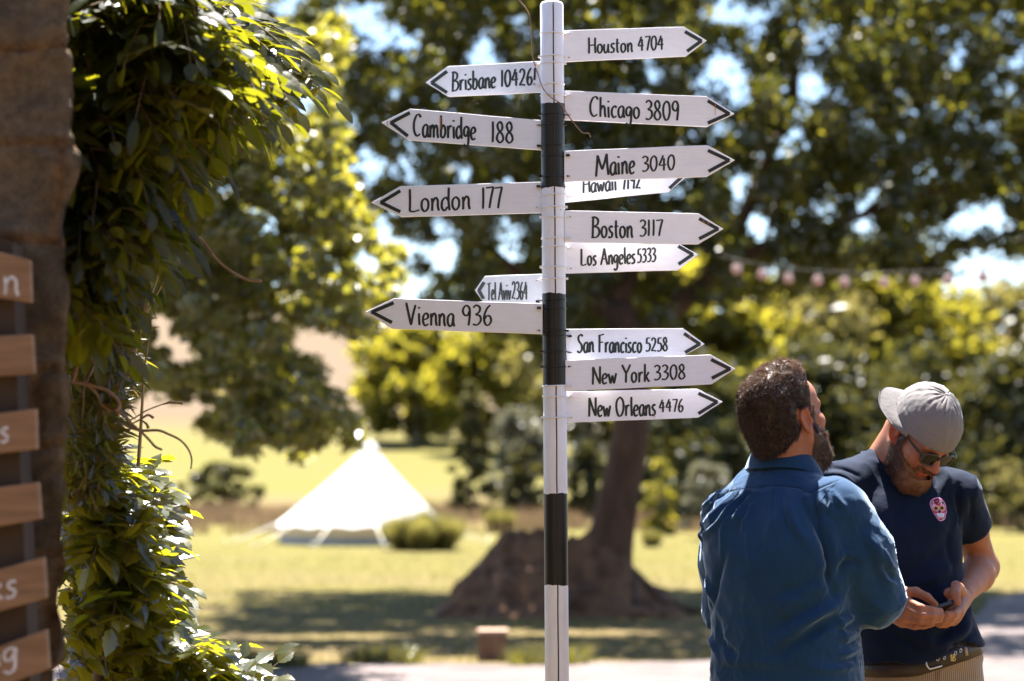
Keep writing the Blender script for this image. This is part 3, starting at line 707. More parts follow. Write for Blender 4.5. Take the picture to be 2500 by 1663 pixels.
bush('field_tree', 'yellow green tree above the capped man with a dark gap under it', 'tree', (1960, 590, 2400, 1200), 66, LF_yel, .48, 60, 130, group=G1, shape='lift')
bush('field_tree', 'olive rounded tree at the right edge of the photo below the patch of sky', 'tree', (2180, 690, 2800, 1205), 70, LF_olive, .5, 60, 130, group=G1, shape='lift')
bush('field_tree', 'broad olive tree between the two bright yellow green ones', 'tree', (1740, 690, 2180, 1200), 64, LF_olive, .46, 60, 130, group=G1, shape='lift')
G2 = 'dark bushes along the right hedge line'
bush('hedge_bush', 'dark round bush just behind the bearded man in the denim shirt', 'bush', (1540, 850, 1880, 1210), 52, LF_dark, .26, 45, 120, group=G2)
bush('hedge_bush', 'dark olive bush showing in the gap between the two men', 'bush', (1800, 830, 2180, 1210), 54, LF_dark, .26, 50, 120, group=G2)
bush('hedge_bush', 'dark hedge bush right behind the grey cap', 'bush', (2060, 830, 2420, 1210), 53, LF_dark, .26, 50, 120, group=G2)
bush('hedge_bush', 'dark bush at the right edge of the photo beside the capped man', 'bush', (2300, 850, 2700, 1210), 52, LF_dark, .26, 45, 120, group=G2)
bush('low_bush', 'small sunlit bush low on the grass right of the capped man', 'bush', (2390, 1110, 2530, 1212), 47, LF_olive, .14, 24, 80)
bush('low_bush', 'small bright bush just right of the big tree trunk', 'bush', (1570, 1110, 1650, 1200), 46, LF_yel, .13, 20, 80)
bush('low_bush', 'pale flowering bush left of the denim shirt shoulder', 'bush', (1650, 1120, 1790, 1225), 44, LF_pale, .12, 22, 80)
bush('conifer', 'narrow dark conifer standing between the tent and the signpost', 'tree', (1085, 915, 1215, 1205), 56, LF_con, .16, 46, 110, shape='cone')
bush('willow_bush', 'pale grey green bush close behind the left side of the post', 'bush', (1190, 985, 1345, 1190), 60, LF_pale, .20, 36, 100)
bush('willow_bush', 'pale grey green bush in the gap between post and trunk', 'bush', (1380, 985, 1480, 1150), 64, LF_pale, .20, 30, 90)
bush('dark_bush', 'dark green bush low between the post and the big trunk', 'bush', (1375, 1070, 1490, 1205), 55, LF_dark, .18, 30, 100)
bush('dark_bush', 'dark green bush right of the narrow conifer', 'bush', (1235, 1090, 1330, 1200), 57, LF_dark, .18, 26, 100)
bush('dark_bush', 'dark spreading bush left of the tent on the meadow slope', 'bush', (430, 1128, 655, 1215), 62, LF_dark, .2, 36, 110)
bush('far_tree', 'yellow green tree below the Vienna board at the foot of the tan field', 'tree', (850, 790, 1180, 1025), 108, LF_yel, .7, 46, 110, shape='lift')
bush('far_tree', 'yellow green tree standing left of the post on the far field edge', 'tree', (1050, 770, 1400, 1030), 100, LF_yel, .7, 46, 110, shape='lift')
bush('far_tree', 'olive tree at the far field edge half hidden by the signpost', 'tree', (1260, 760, 1620, 1070), 92, LF_olive, .65, 46, 110, shape='lift')
bush('far_bush', 'dark blue green bush at the far edge of the meadow above the tent', 'bush', (985, 955, 1060, 1015), 112, LF_dark, .35, 22, 90)
bush('far_bush', 'pale bush beside the dark far bush above the tent', 'bush', (1050, 930, 1150, 1012), 114, LF_pale, .4, 24, 90)

# grassy shrub in front of the tent -----------------------------------------------------------------
def tuft(name, label, cat, box, Y, mat, n, wid, lean=.5, group=None):
    x0, y0, x1, y1 = box; c = gnd((x0 + x1) / 2, y1); W_, H_ = zdist(x1 - x0, Y), zdist(y1 - y0, Y)
    root = thing(name, label, cat, (c.x, Y, gz(c.x, Y)), group)
    a = rng.uniform(0, 2 * np.pi, n); r_ = np.sqrt(rng.random(n))
    b = np.stack([c.x + np.cos(a) * r_ * W_ * .30, Y + np.sin(a) * r_ * W_ * .28, np.full(n, gz(c.x, Y))], 1)
    h = H_ * rng.uniform(.55, 1.05, n) * (1 - .35 * r_)
    tip = b + np.stack([np.cos(a) * r_ * W_ * .22 + rng.normal(0, .05, n), np.sin(a) * r_ * W_ * .2, h], 1)
    mid = (b + tip) / 2 + np.stack([np.zeros(n), np.zeros(n), h * .12], 1)
    s = np.stack([np.sin(a * 3), np.cos(a * 3), np.zeros(n)], 1) * wid
    V = np.stack([b - s, b + s, mid + s * .8, tip, mid - s * .8], 1).reshape(-1, 3)
    k = np.arange(n)[:, None] * 5
    F = (k + np.array([[0, 1, 2, 4]])).reshape(-1, 4); F2 = (k + np.array([[4, 2, 3, 3]])).reshape(-1, 4)
    F2 = (k + np.array([[4, 2, 3]])).reshape(-1, 3)
    me = bpy.data.meshes.new('foliage'); me.from_pydata([tuple(v) for v in V], [], [tuple(f) for f in F] + [tuple(f) for f in F2]); me.update()
    link('foliage', me, mat, root)
    return root
tuft('grassy_shrub', 'round grassy green shrub standing in front of the right side of the tent', 'shrub', (930, 1215, 1160, 1332), 38.5, LF_grassy, 3600, .014)
tuft('grassy_shrub', 'pale grassy tuft in the meadow between the conifer and the post', 'shrub', (1180, 1185, 1270, 1262), 47, LF_grassy, 1200, .014)
tuft('grassy_shrub', 'small grassy tuft on the lawn right of the big trunk', 'shrub', (1548, 1272, 1602, 1325), 40, LF_grassy, 800, .012)

# loose grass: lawn blades, ragged track edge, ruddy seeding grass ---------------------------------------------
def blades(name, pts, h, wid, mat, lean=.3):
    n = len(pts); a = rng.uniform(0, 2 * np.pi, n); hh = h * rng.uniform(.5, 1.25, n)
    s = np.stack([np.cos(a), np.sin(a), np.zeros(n)], 1) * wid
    tip = pts + np.stack([rng.normal(0, lean, n) * hh, rng.normal(0, lean, n) * hh, hh], 1)
    V = np.stack([pts - s, pts + s, tip], 1).reshape(-1, 3); F = np.arange(n * 3).reshape(-1, 3)
    o = link(name, fastmesh(name, V, F), mat); return o
def gpts(n, x0, x1, y0, y1, cond=None):
    X, Y = rng.uniform(x0, x1, n), rng.uniform(y0, y1, n)
    if cond is not None: k = cond(X, Y); X, Y = X[k], Y[k]
    return np.stack([X, Y, np.array([gz(a, b) - .01 for a, b in zip(X, Y)])], 1)
ed = np.array(edge)
def edge_y(X):
    o = np.argsort(ed[:, 0]); return np.interp(X, ed[o, 0], ed[o, 1])
LF_lawn = leafmat('lawn_blades', [(.072, .074, .016), (.092, .086, .021), (.125, .102, .034)], [(.16, .15, .02), (.20, .17, .03)], .4, .04, .5)
LF_weed = leafmat('weed_blades', [(.03, .034, .010), (.05, .05, .012), (.08, .07, .02)], [(.14, .13, .015), (.22, .19, .02)], .45, .06, .4)
LF_ruddy = leafmat('ruddy_seed_heads', [(.13, .075, .048), (.16, .10, .065), (.12, .11, .045)], [(.2, .115, .07), (.22, .17, .08)], .4, .03, .5)
tag(blades('lawn_grass', gpts(60000, -9, 12, 14.2, 42, lambda X, Y: (Y > edge_y(X) + .05) & (rng.random(len(X)) < (16 / Y) ** 1.2)), .075, .006, LF_lawn), 'short dry grass of the lawn', 'grass', kind='stuff')
wd = gpts(26000, -3.8, 1.6, 14.1, 15.3, lambda X, Y: (Y > edge_y(X) - .12) & (Y < edge_y(X) + .45) & (np.sin(X * 5.1) + np.sin(X * 2.3 + 1) + 2.2 * (X < -.75) > .9) & (rng.random(len(X)) < .75))
tag(blades('edge_weeds', wd, .16, .009, LF_weed, .5), 'ragged green weeds along the edge of the gravel track', 'weeds', kind='stuff')
tag(blades('ruddy_grass', gpts(26000, -16, 14, 46, 60, lambda X, Y: (np.sin(X * .7 + Y) + np.sin(X * 1.9) + np.sin(Y * 1.3 + X * .4) > -.6)), .42, .018, LF_ruddy, .2), 'tall ruddy seeding grass in a strip behind the tent', 'grass', kind='stuff')

# ------------------------------------------------------------------ bell tent
def bell_tent():
    Yc = 42.0; c = gnd(879, 1318); cx = at(879, 1300, Yc).x; g = gz(cx, Yc)
    root = thing('bell_tent', 'white canvas bell tent pitched on the sunny lawn', 'tent', (cx, Yc, g))
    M_cv = leafmat('white_canvas', [(.60, .59, .58), (.60, .59, .58)], [(.45, .43, .40), (.45, .43, .40)], .25, .0, .5)
    M_wall = pmat('tent_wall_canvas', (.62, .52, .44), (.56, .47, .40), scale=6, rough=.9)
    M_mud = pmat('groundsheet', (.20, .24, .30), (.26, .30, .36), scale=6, rough=.7)
    M_rope = pmat('guy_rope', (.72, .68, .60), rough=.9)
    Rr = zdist(212, Yc); zt = at(905, 1082, Yc).z; ze = at(815, 1285, Yc).z; ax = at(903, 1082, Yc).x
    n = 48; V = []; lev = 14
    for i in range(lev + 1):
        t = i / lev
        for j in range(n):
            a = 2 * math.pi * j / n
            scal = 1 - .045 * abs(math.sin(a * 6)) * t                # canvas pulls in between the guys
            rr = .05 + (Rr - .05) * (t ** 1.06) * scal
            V.append((ax + (cx - ax) * t + rr * math.cos(a), Yc + rr * math.sin(a), zt + (ze - zt) * (t ** .93) + .05 * t * t * abs(math.sin(a * 6))))
    F = [(i * n + j, i * n + (j + 1) % n, (i + 1) * n + (j + 1) % n, (i + 1) * n + j) for i in range(lev) for j in range(n)]
    link('canvas_roof', fastmesh('canvas_roof', V, F, True), M_cv, root)
    wb = MB(); wb.lathe((cx, Yc, 0), [(Rr * .93, ze + .03), (Rr * .915, g + .12), (Rr * .91, g + .115)], 40); wb.build('canvas_wall', M_wall, root)
    wb = MB(); wb.lathe((cx, Yc, 0), [(Rr * .918, g + .13), (Rr * .925, g - .03)], 40); wb.build('groundsheet', M_mud, root)
    pb = MB(); pb.tube([(ax, Yc, g), (ax, Yc, zt + .12)], .03, 8); pb.tube([(ax, Yc, zt + .12), (ax, Yc, zt + .17)], [.045, .01], 8); pb.build('tent_pole', M_rope, root)
    for k in range(12):
        a = 2 * math.pi * (k + .5) / 12; d = Vector((math.cos(a), math.sin(a), 0))
        p = Vector((cx, Yc, ze + .05)) + d * Rr * .985; q = Vector((cx, Yc, 0)) + d * (Rr + 1.0); q.z = gz(q.x, q.y)
        rb = MB(); rb.tube([p, q], .012, 6); r_ = rb.build('guy_rope', M_rope, root)
        pg = MB(); pg.tube([q + Vector((0, 0, -.05)), q + d * .06 + Vector((0, 0, .12))], .014, 6); pg.build('peg', M_rope, r_)
    cb = MB(); cb.lathe((ax, Yc, 0), [(.02, zt + .06), (.10, zt + .0), (.20, zt - .14), (.21, zt - .15)], 20); cb.build('roof_cap', M_cv, root)
bell_tent()

# ------------------------------------------------------------------ string of festoon bulbs
def festoon():
    M_cab = pmat('black_cable', (.02, .02, .02), rough=.6)
    m, t, o = nodes('frosted_bulb'); m = leafmat('frosted_bulb_glass', [(.52, .40, .37), (.52, .40, .37)], [(.50, .34, .30), (.50, .34, .30)], .45, .06, .2)
    Yb = 16.0; bp = [(1798, 640), (1861, 653), (1925, 662), (1996, 667), (2062, 671), (2158, 672), (2234, 669), (2314, 665), (2399, 658)]
    root = thing('festoon_lights', 'string of pale pink festoon bulbs slung across the trees at the right', 'string lights', at(1798, 640, Yb))
    full = [(1510, 520), (1640, 588), (1720, 620)] + bp + [(2480, 640), (2600, 600), (2800, 520)]
    cb = MB(); cb.tube([tuple(at(x, y - 6, Yb + (1.4 * max(0, (1800 - x) / 290) * 2.6 if x < 1800 else 0))) for x, y in full], .0035, 6); cb.build('cable', M_cab, root)
    for x, y in bp:
        p = at(x, y - 6, Yb); k = MB()
        k.lathe(p, [(.004, -.001), (.016, -.003), (.016, -.035), (.012, -.036)], 10); s_ = k.build('bulb_holder', M_cab, root)
        k = MB(); k.lathe(p, [(.012, -.034), (.032, -.05), (.046, -.08), (.043, -.106), (.026, -.126), (.001, -.132)], 14); k.build('bulb', m, root)
festoon()

# ------------------------------------------------------------------ small wooden block by the track
def block():
    Yb = 15.3; c = gnd(1203, 1612); c = at(1203, 1612, Yb); s = zdist(74, Yb) / 2; 
    root = thing('wooden_block', 'small squat brown wooden block standing on the grass left of the post foot', 'block', (c.x, Yb, gz(c.x, Yb)))
    M_wd = pmat('weathered_brown_wood', (.13, .065, .04), (.20, .11, .07), scale=6, rough=.85, bump=.5, stretch=(4, 4, .6))
    M_top = pmat('end_grain', (.26, .17, .12), (.34, .24, .18), scale=30, rough=.9)
    h = s * .88
    bm = MB(); bm.box((c.x, Yb, h - .01), (s * .96, s * .9, h)); b = bm.build('block_body', M_wd, root); bevel(b, .012, 3)
    bm = MB(); bm.box((c.x, Yb, 2 * h + .008), (s * .99, s * .93, .017)); b = bm.build('block_top', M_top, root); bevel(b, .006, 2)
block()

# ------------------------------------------------------------------ unseen barn added behind the camera to cut the fill light
def barn():
    root = thing('sky_blocker_barn', 'long stone barn with slate roof added unseen behind the camera to block sky light', 'barn', (0, -3.6, 0))
    M_st = pmat('blocker_stone', (.10, .075, .05), (.17, .125, .085), scale=2.5, rough=.95, bump=.8, bscale=9)
    M_sl = pmat('slate', (.05, .052, .06), (.085, .085, .09), scale=5, rough=.7, bump=.5, stretch=(1, 4, 4))
    M_dr = pmat('blocker_door_wood', (.06, .04, .028), (.09, .06, .04), scale=8, rough=.85, stretch=(6, 1, .5))
    b = MB(); b.box((0, -7.2, 2.6), (15, 3.6, 2.65)); b.build('wall', M_st, root)
    b = MB(); e = 5.2
    b.prism([(-15.4, -3.2, e), (15.4, -3.2, e), (15.4, -7.2, 8.6), (-15.4, -7.2, 8.6)], (0, .65, .76), .12); b.prism([(15.4, -11.2, e), (-15.4, -11.2, e), (-15.4, -7.2, 8.6), (15.4, -7.2, 8.6)], (0, -.65, .76), .12)
    b.build('roof', M_sl, root)
    for x in (-6, 5):
        b = MB(); b.box((x, -3.58, 1.5), (1.3, .05, 1.55)); b.build('door', M_dr, root)
barn()
# ------------------------------------------------------------------ rough stone wall with a pallet of chalked slats
def stone_wall():
    m, t, o = nodes('rubble_stone')
    b = N(t, 'ShaderNodeBsdfPrincipled', Roughness=.92); b.inputs['Specular IOR Level'].default_value = .2
    tc = N(t, 'ShaderNodeTexCoord'); g = tc.outputs['Object']
    n0 = N(t, 'ShaderNodeTexNoise', Scale=6.5, Detail=7, Roughness=.7); t.links.new(g, n0.inputs['Vector'])
    n1 = N(t, 'ShaderNodeTexNoise', Scale=38, Detail=10, Roughness=.78); t.links.new(g, n1.inputs['Vector'])
    at_ = N(t, 'ShaderNodeVertexColor', layer_name='mortar')
    st = ramp(t, n0.outputs[0], [(.32, (.10, .080, .058)), (.5, (.185, .142, .10)), (.68, (.24, .17, .108))])
    mo = ramp(t, n1.outputs[0], [(.35, (.12, .078, .046)), (.65, (.30, .17, .085))])
    mx = N(t, 'ShaderNodeMix', data_type='RGBA'); t.links.new(at_.outputs['Color'], mx.inputs[0]); t.links.new(st, mx.inputs[6]); t.links.new(mo, mx.inputs[7])
    m2 = N(t, 'ShaderNodeMix', data_type='RGBA', blend_type='MULTIPLY'); m2.inputs[0].default_value = .95
    t.links.new(mx.outputs[2], m2.inputs[6]); t.links.new(ramp(t, n1.outputs[0], [(.32, (.45, .42, .4)), (.62, (1.15, 1.1, 1.05))]), m2.inputs[7])
    t.links.new(m2.outputs[2], b.inputs['Base Color'])
    bp = N(t, 'ShaderNodeBump', Strength=1.0, Distance=.02); t.links.new(n1.outputs[0], bp.inputs['Height']); t.links.new(bp.outputs[0], b.inputs['Normal'])
    t.links.new(b.outputs[0], o.inputs[0])
    Yw = 3.35; X1 = at(165, 900, Yw).x                                # the wall's right-hand end
    nu, nv = 150, 330; z0, z1 = -.05, 2.55
    # path round the end: along the face, round the corner, along the end
    X0 = -2.3; path = []
    L1, L2 = X1 - X0, .5
    for i in range(nu):
        s = (i / (nu - 1)) ** .8 * (L1 + L2)
        if s < L1: path.append((X0 + s, Yw, 0, -1, s))
        else: path.append((X1 - (s - L1) * .42, Yw + (s - L1), 1, -.1, s))
    # courses of rubble
    rs = random.Random(3); courses = []; z = z0
    while z < z1:
        h = rs.uniform(.10, .24); js = []; s = rs.uniform(-.3, 0)
        while s < L1 + L2 + .3: js.append(s); s += rs.uniform(.16, .42)
        courses.append((z, z + h, js, [rs.uniform(-.012, .018) for _ in js])); z += h
    V = []; col = []
    for k in range(nv):
        zz = z0 + (z1 - z0) * k / (nv - 1)
        for (x, y, nx, ny, s) in path:
            wz = zz + .02 * mnoise.noise(Vector((s * 4, zz * 4, 0))); ws = s + .025 * mnoise.noise(Vector((s * 5, zz * 5, 7)))
            dm = 1; off = 0
            for a, b_, js, of in courses:
                if a <= wz < b_:
                    dm = min(wz - a, b_ - wz)
                    for q in range(len(js)):
                        if js[q] <= ws and (q + 1 == len(js) or ws < js[q + 1]):
                            off = of[q]; dm = min(dm, ws - js[q], (js[q + 1] - ws) if q + 1 < len(js) else 9)
                    break
            e = min(1, dm / .014); d = off * .6 + .012 * (e ** .6) - .012 + .018 * mnoise.noise(Vector((s * 9, zz * 9, 3))) + .008 * mnoise.noise(Vector((s * 26, zz * 26, 1)))
            edge_ = .012 * mnoise.noise(Vector((zz * 5, 1.5, 0))) + .012 * mnoise.noise(Vector((zz * 16, 4.5, 0)))
            V.append((x + nx * d + (edge_ if s > L1 - .2 else 0), y + ny * d, zz)); col.append(1 - e)
    F = [(k * nu + i, k * nu + i + 1, (k + 1) * nu + i + 1, (k + 1) * nu + i) for k in range(nv - 1) for i in range(nu - 1)]
    # close the top and the back
    base = len(V)
    V += [(X0, Yw + .5, z0), (X0, Yw + .5, z1)]
    me = fastmesh('stone_wall', V, F, True)
    ca = me.color_attributes.new('mortar', 'FLOAT_COLOR', 'POINT')
    cc = np.ones((len(V), 4), dtype=np.float32); cc[:len(col), 0] = col; cc[:len(col), 1] = col; cc[:len(col), 2] = col
    ca.data.foreach_set('color', cc.ravel())
    o_ = link('stone_wall', me, m)
    tp = MB(); tp.box(((X0 + X1 - .2) / 2, Yw + .26, z1 + .03), ((X1 - .2 - X0) / 2, .25, .05)); 
    tp.box(((X0 + X1 - .25) / 2, Yw + .49, (z0 + z1) / 2), ((X1 - .25 - X0) / 2, .012, (z1 - z0) / 2))
    tp.build('wall_coping', m, o_)
    tag(o_, 'rough brown rubble stone wall end at the left edge of the photo', 'wall')
stone_wall()

def pallet():
    M_sl = pmat('raw_pallet_wood', (.28, .165, .098), (.165, .094, .053), scale=7, rough=.8, bump=.35, stretch=(.6, 3, 9), lo=.3, hi=.7)
    M_dk = pmat('dark_gap_shade', (.030, .020, .015), (.05, .032, .022), scale=8, rough=.9)
    M_ck = pmat('white_chalk', (.60, .60, .68), (.40, .38, .42), scale=160, rough=1, lo=.4, hi=.6)
    Yp = 3.22
    slats = [[(-260, 560), (72, 637), (75, 738), (-260, 700)], [(-260, 832), (77, 816), (83, 912), (-260, 934)], [(-260, 1040), (86, 998), (89, 1096), (-260, 1136)],
             [(-260, 1224), (92, 1177), (99, 1267), (-260, 1332)], [(-260, 1462), (106, 1360), (112, 1461), (-260, 1566)], [(-260, 1672), (112, 1537), (119, 1634), (-260, 1772)]]
    slats[0] = [(-260, 545), (72, 634), (75, 738), (-260, 690)]
    c0 = at(-90, 1100, Yp)
    root = thing('pallet_board', 'wooden pallet of raw slats with white chalk writing hung on the stone wall', 'pallet sign', c0)
    n = Vector((0, -1, 0))
    bk = MB()  # dark sheet behind the slats; the gaps' shade is put into its colour
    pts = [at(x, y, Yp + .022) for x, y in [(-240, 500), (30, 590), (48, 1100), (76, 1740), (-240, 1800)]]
    bk.prism([pts[0], pts[4], pts[3], pts[2], pts[1]], n, .075); bk.build('gap_shade_backing', M_dk, root)
    words = [[('in', (-18, 716), (50, 724), 78)], [], [('es', (-24, 1082), (22, 1078), 62)], [], [('cks', (-64, 1478), (44, 1455), 70)], [('ing', (-58, 1640), (46, 1615), 66)]]
    for sl_, wl in zip(slats, words):
        mb = MB(); P4 = [at(x, y, Yp) for x, y in sl_]
        mb.prism([P4[0], P4[3], P4[2], P4[1]], n, .02)
        s_ = mb.build('slat', M_sl, root); bevel(s_, .002, 2)
        for wt in wl:
            tb = MB(); off = .0012
            for le, ri in text_ribbons(*wt, pen=8.5, thin=.8):
                k = len(le); vs = [at(*p, Yp - off) for p in le] + [at(*p, Yp - off) for p in ri]
                tb.add(vs, [(i, i + 1, k + i + 1, k + i) for i in range(k - 1)]); off += .00003
            tb.build('chalk_writing', M_ck, s_)
pallet()

# ------------------------------------------------------------------ wisteria and the plants below it
LF_wis = leafmat('wisteria_leaflets', [(.011, .016, .005), (.015, .021, .006), (.021, .027, .008)], [(.15, .16, .006), (.23, .225, .009), (.33, .30, .012)], .45, .022, .32)
LF_low = leafmat('lower_leaflets', [(.016, .026, .010), (.024, .034, .011), (.032, .042, .014)], [(.28, .28, .010), (.36, .34, .012), (.42, .38, .016)], .55, .06, .26)
LF_nar = leafmat('narrow_leaves', [(.010, .012, .004), (.015, .017, .005), (.020, .020, .006), (.05, .028, .010)], [(.22, .21, .012), (.30, .27, .016), (.36, .30, .02), (.30, .14, .03)], .42, .05, .35)
M_stem = pmat('brown_stem', (.12, .075, .05), (.20, .13, .09), scale=40, rough=.8)
M_reed = pmat('straw_stem', (.26, .17, .08), (.40, .28, .13), scale=60, rough=.7, stretch=(1, 1, .2))
LOB = [(0, 0), (.12, .28), (.30, .47), (.52, .50), (.74, .40), (.90, .20), (1, 0)]
LOBT = [(0, 0), (.12, .26), (.26, .44), (.38, .40), (.46, .56), (.58, .42), (.66, .44), (.80, .24), (1, 0)]
class Leaves:
    def __init__(s): s.v = []; s.f = []; s.rt = []
    def leaflet(s, base, d, nrm, L, w, prof=LOB, cup=.18, droop=.15):
        d = d.normalized(); side = d.cross(nrm)
        if side.length < 1e-4: side = Vector((1, 0, 0))
        side.normalize(); up = side.cross(d)
        b = len(s.v)
        k = len(prof)
        for t, h in prof:
            c = base + d * (L * t) - up * (L * droop * t * t)
            s.v.append(tuple(c))
        for t, h in prof[1:-1]:
            c = base + d * (L * t) - up * (L * droop * t * t)
            s.v.append(tuple(c + side * (h * w) + up * (h * w * cup)))
        for t, h in prof[1:-1]:
            c = base + d * (L * t) - up * (L * droop * t * t)
            s.v.append(tuple(c - side * (h * w) + up * (h * w * cup)))
        m_ = k - 2
        for off in (k, k + m_):
            for i in range(k - 1):
                a0, a1 = b + i, b + i + 1
                e0 = None if i == 0 else b + off + i - 1
                e1 = None if i == k - 2 else b + off + i
                f = [a0, a1] + ([e1] if e1 is not None else []) + ([e0] if e0 is not None else [])
                s.f.append(tuple(f if off == k else reversed(f)))
    def pinnate(s, p, d, nrm, L, pairs, ll, lw, droop=.5, prof=LOB, r=.0012):
        d = d.normalized(); pts = [p.copy()]; q = p.copy(); dd = d.copy(); n = pairs * 2
        for i in range(n + 2):
            dd = (dd + Vector((0, 0, -droop / n))).normalized(); q = q + dd * (L / (n + 2)); pts.append(q.copy())
        s.rt.append((pts, r))
        for j in range(pairs):
            c = pts[2 + j * 2 - (1 if j else 0)]; t = (pts[min(3 + j * 2, len(pts) - 1)] - pts[max(0, j * 2)]).normalized()
            side = t.cross(nrm)
            if side.length < 1e-4: side = Vector((1, 0, 0))
            side.normalize(); sc = .75 + .4 * math.sin(math.pi * (j + .7) / (pairs + .6))
            for sg in (-1, 1):
                v = (side * sg * random.uniform(.8, 1.05) + t * random.uniform(.4, .75) + Vector((0, 0, -random.uniform(.05, .35))))
                nn = (nrm + Vector((random.uniform(-.35, .35), random.uniform(-.35, .35), random.uniform(-.2, .2)))).normalized()
                s.leaflet(c + v * .004, v, nn, ll * sc * random.uniform(.85, 1.12), lw * sc, prof)
        s.leaflet(pts[-1], dd, nrm, ll * 1.05, lw, prof)
    def build(s, root, mat, stem):
        me = bpy.data.meshes.new('foliage'); me.from_pydata(s.v, [], s.f); me.update(); link('foliage', me, mat, root)
        mb = MB()
        for pts, r in s.rt: mb.tube(pts, [r * (1.2 - .7 * i / len(pts)) for i in range(len(pts))], 4, cap=False)
        mb.build('stems', stem, root)
def rvec(a): return Vector((random.uniform(-a, a), random.uniform(-a, a), random.uniform(-a, a)))
def wisteria():
    base = at(250, 1600, 3.95); base.z = 0
    root = thing('wisteria', 'dark leafy wisteria climbing over the wall end with sunlit leaflets at its right edge', 'climbing plant', base)
    L = Leaves()
    # right-hand outline of the mass, from the photograph
    ol = [(-120, 560), (0, 600), (40, 630), (90, 690), (160, 700), (230, 630), (290, 520), (330, 460), (400, 430), (460, 435), (520, 400), (580, 365), (640, 330), (700, 290)]
    oy = [a for a, b in ol]; ox = [b for a, b in ol]
    k = 0
    while k < 900:
        y = random.uniform(-150, 690); xr = np.interp(y, oy, ox); xl = 125
        u = random.random() ** .8; x = xl + (xr - xl - 165) * u
        Y = random.uniform(3.65, 4.35); p = at(x, y, Y)
        d = Vector((random.uniform(-.4, 1.0), random.uniform(-.9, .6), random.uniform(-.75, .35)))
        L.pinnate(p, d, Vector((random.uniform(-.7, .7), random.uniform(-.7, .5), 1)).normalized(), random.uniform(.14, .24), random.choice((3, 4, 5, 6)), random.choice((.042, .052, .062, .074)) * random.uniform(.9, 1.1), random.uniform(.022, .033) , droop=random.uniform(.2, 1.1))
        k += 1
    # the bough that reaches out to the right
    for (x0, y0, x1, y1, Y, n) in [(560, 30, 700, 110, 4.45, 5), (590, 90, 790, 165, 4.5, 5), (640, 120, 825, 245, 4.5, 5), (600, 130, 730, 270, 4.45, 5), (560, 120, 690, 300, 4.4, 6), (540, 60, 650, 240, 4.4, 6), (520, 140, 640, 305, 4.42, 6),
                                   (600, 40, 745, 105, 4.55, 5), (520, 170, 560, 320, 4.35, 5), (470, 200, 530, 330, 4.3, 6), (560, 20, 640, 70, 4.5, 5), (620, 150, 760, 210, 4.6, 5), (430, 230, 480, 390, 4.3, 6), (590, 70, 720, 190, 4.35, 5),
                                   (440, 300, 500, 470, 4.3, 6), (410, 380, 470, 520, 4.3, 6)]:
        for rep in range(3):
          p, q = at(x0 + (rep and random.uniform(-45, 25)), y0 + (rep and random.uniform(-40, 40)), Y + .1 * rep), at(x1 - (rep and random.uniform(10, 70)), y1 - (rep and random.uniform(-20, 45)), Y - .1 + .1 * rep)
          d = q - p; L.pinnate(p, d + Vector((0, 0, .18 * d.length)), Vector((random.uniform(-.3, .3), -.55, 1)).normalized(), d.length * 1.0, n, random.uniform(.056, .07), .031, droop=.35)
    L.build(root, LF_wis, M_stem)
    sb = MB()
    for pl in [[(240, 1600), (250, 1300), (235, 1000), (260, 700), (280, 400), (250, 100), (260, -160)], [(300, 900), (260, 600), (330, 300), (420, 120), (560, 50), (640, 120)], [(250, 700), (300, 450), (390, 300), (500, 180)],
               [(250, 180), (262, 250), (240, 270)], [(400, 230), (390, 290)]]:
        pts = [at(x, y, 4.42 + .1 * math.sin(x * .05)) for x, y in pl]
        pts = [Vector(p) for p in catmull([tuple(p) for p in pts], 6)]
        if pl[0][1] == 1600: pts.insert(0, base)
        sb.tube(pts, [.014 * (1 - .75 * i / len(pts)) for i in range(len(pts))], 7)
    sb.build('woody_stem', M_stem, root)
wisteria()

def traced(name, label, cat, strokes, mat, Y, group=None):
    """thin stems followed point by point; strokes: (points, start radius mm, end radius mm, distance)"""
    objs = []
    pts0 = None; mb = MB(); first = None
    for st, r0, r1, Yy in strokes:
        pts = [tuple(at(x, y, Yy)) for x, y in st]
        first = first or Vector(pts[0])
        pts = catmull(pts, 6)
        mb.tube(pts, [(r0 + (r1 - r0) * i / len(pts)) * .00135 for i in range(len(pts))], 6)
    o = mb.build(name, mat); tag(o, label, cat, group); return o
f2 = lambda pts: [(.3571 * x, 560 + .3571 * y) for x, y in pts]        # from the enlarged crop
traced('bare_twig', 'long bare curved twig hanging right from the wisteria in front of the sunlit tree', 'twig', [(f2([(1090,-200),(1130,-90),(1200,-20),(1330,-5),(1345,40),(1400,95),(1460,180),(1530,250),(1620,310),(1700,345),(1785,352)]), 2.2, 2.6, 4.35)], M_twig, 4.35)
traced('bare_vine', 'tangle of bare looping vine stems in front of the narrow leaves', 'vine', [
    (f2([(430,700),(490,740),(525,800),(535,900),(510,1000),(495,1040)]), 3, 3, 3.9), (f2([(495,1040),(600,1060),(700,1090),(770,1130),(815,1190),(800,1235),(740,1230),(690,1190)]), 4, 3.2, 4.0),
    (f2([(600,1060),(660,1120),(700,1200),(760,1230),(830,1260),(900,1330),(970,1390),(1020,1440),(1060,1485),(1108,1508)]), 3.2, 2.0, 4.0),
    (f2([(800,1290),(860,1340),(960,1375),(1080,1375),(1150,1400),(1230,1440),(1285,1500),(1310,1570),(1305,1640)]), 2.8, 1.4, 4.05), (f2([(535,820),(600,840),(640,920),(620,1000)]), 1.6, 1.2, 3.95)], M_twig, 4)
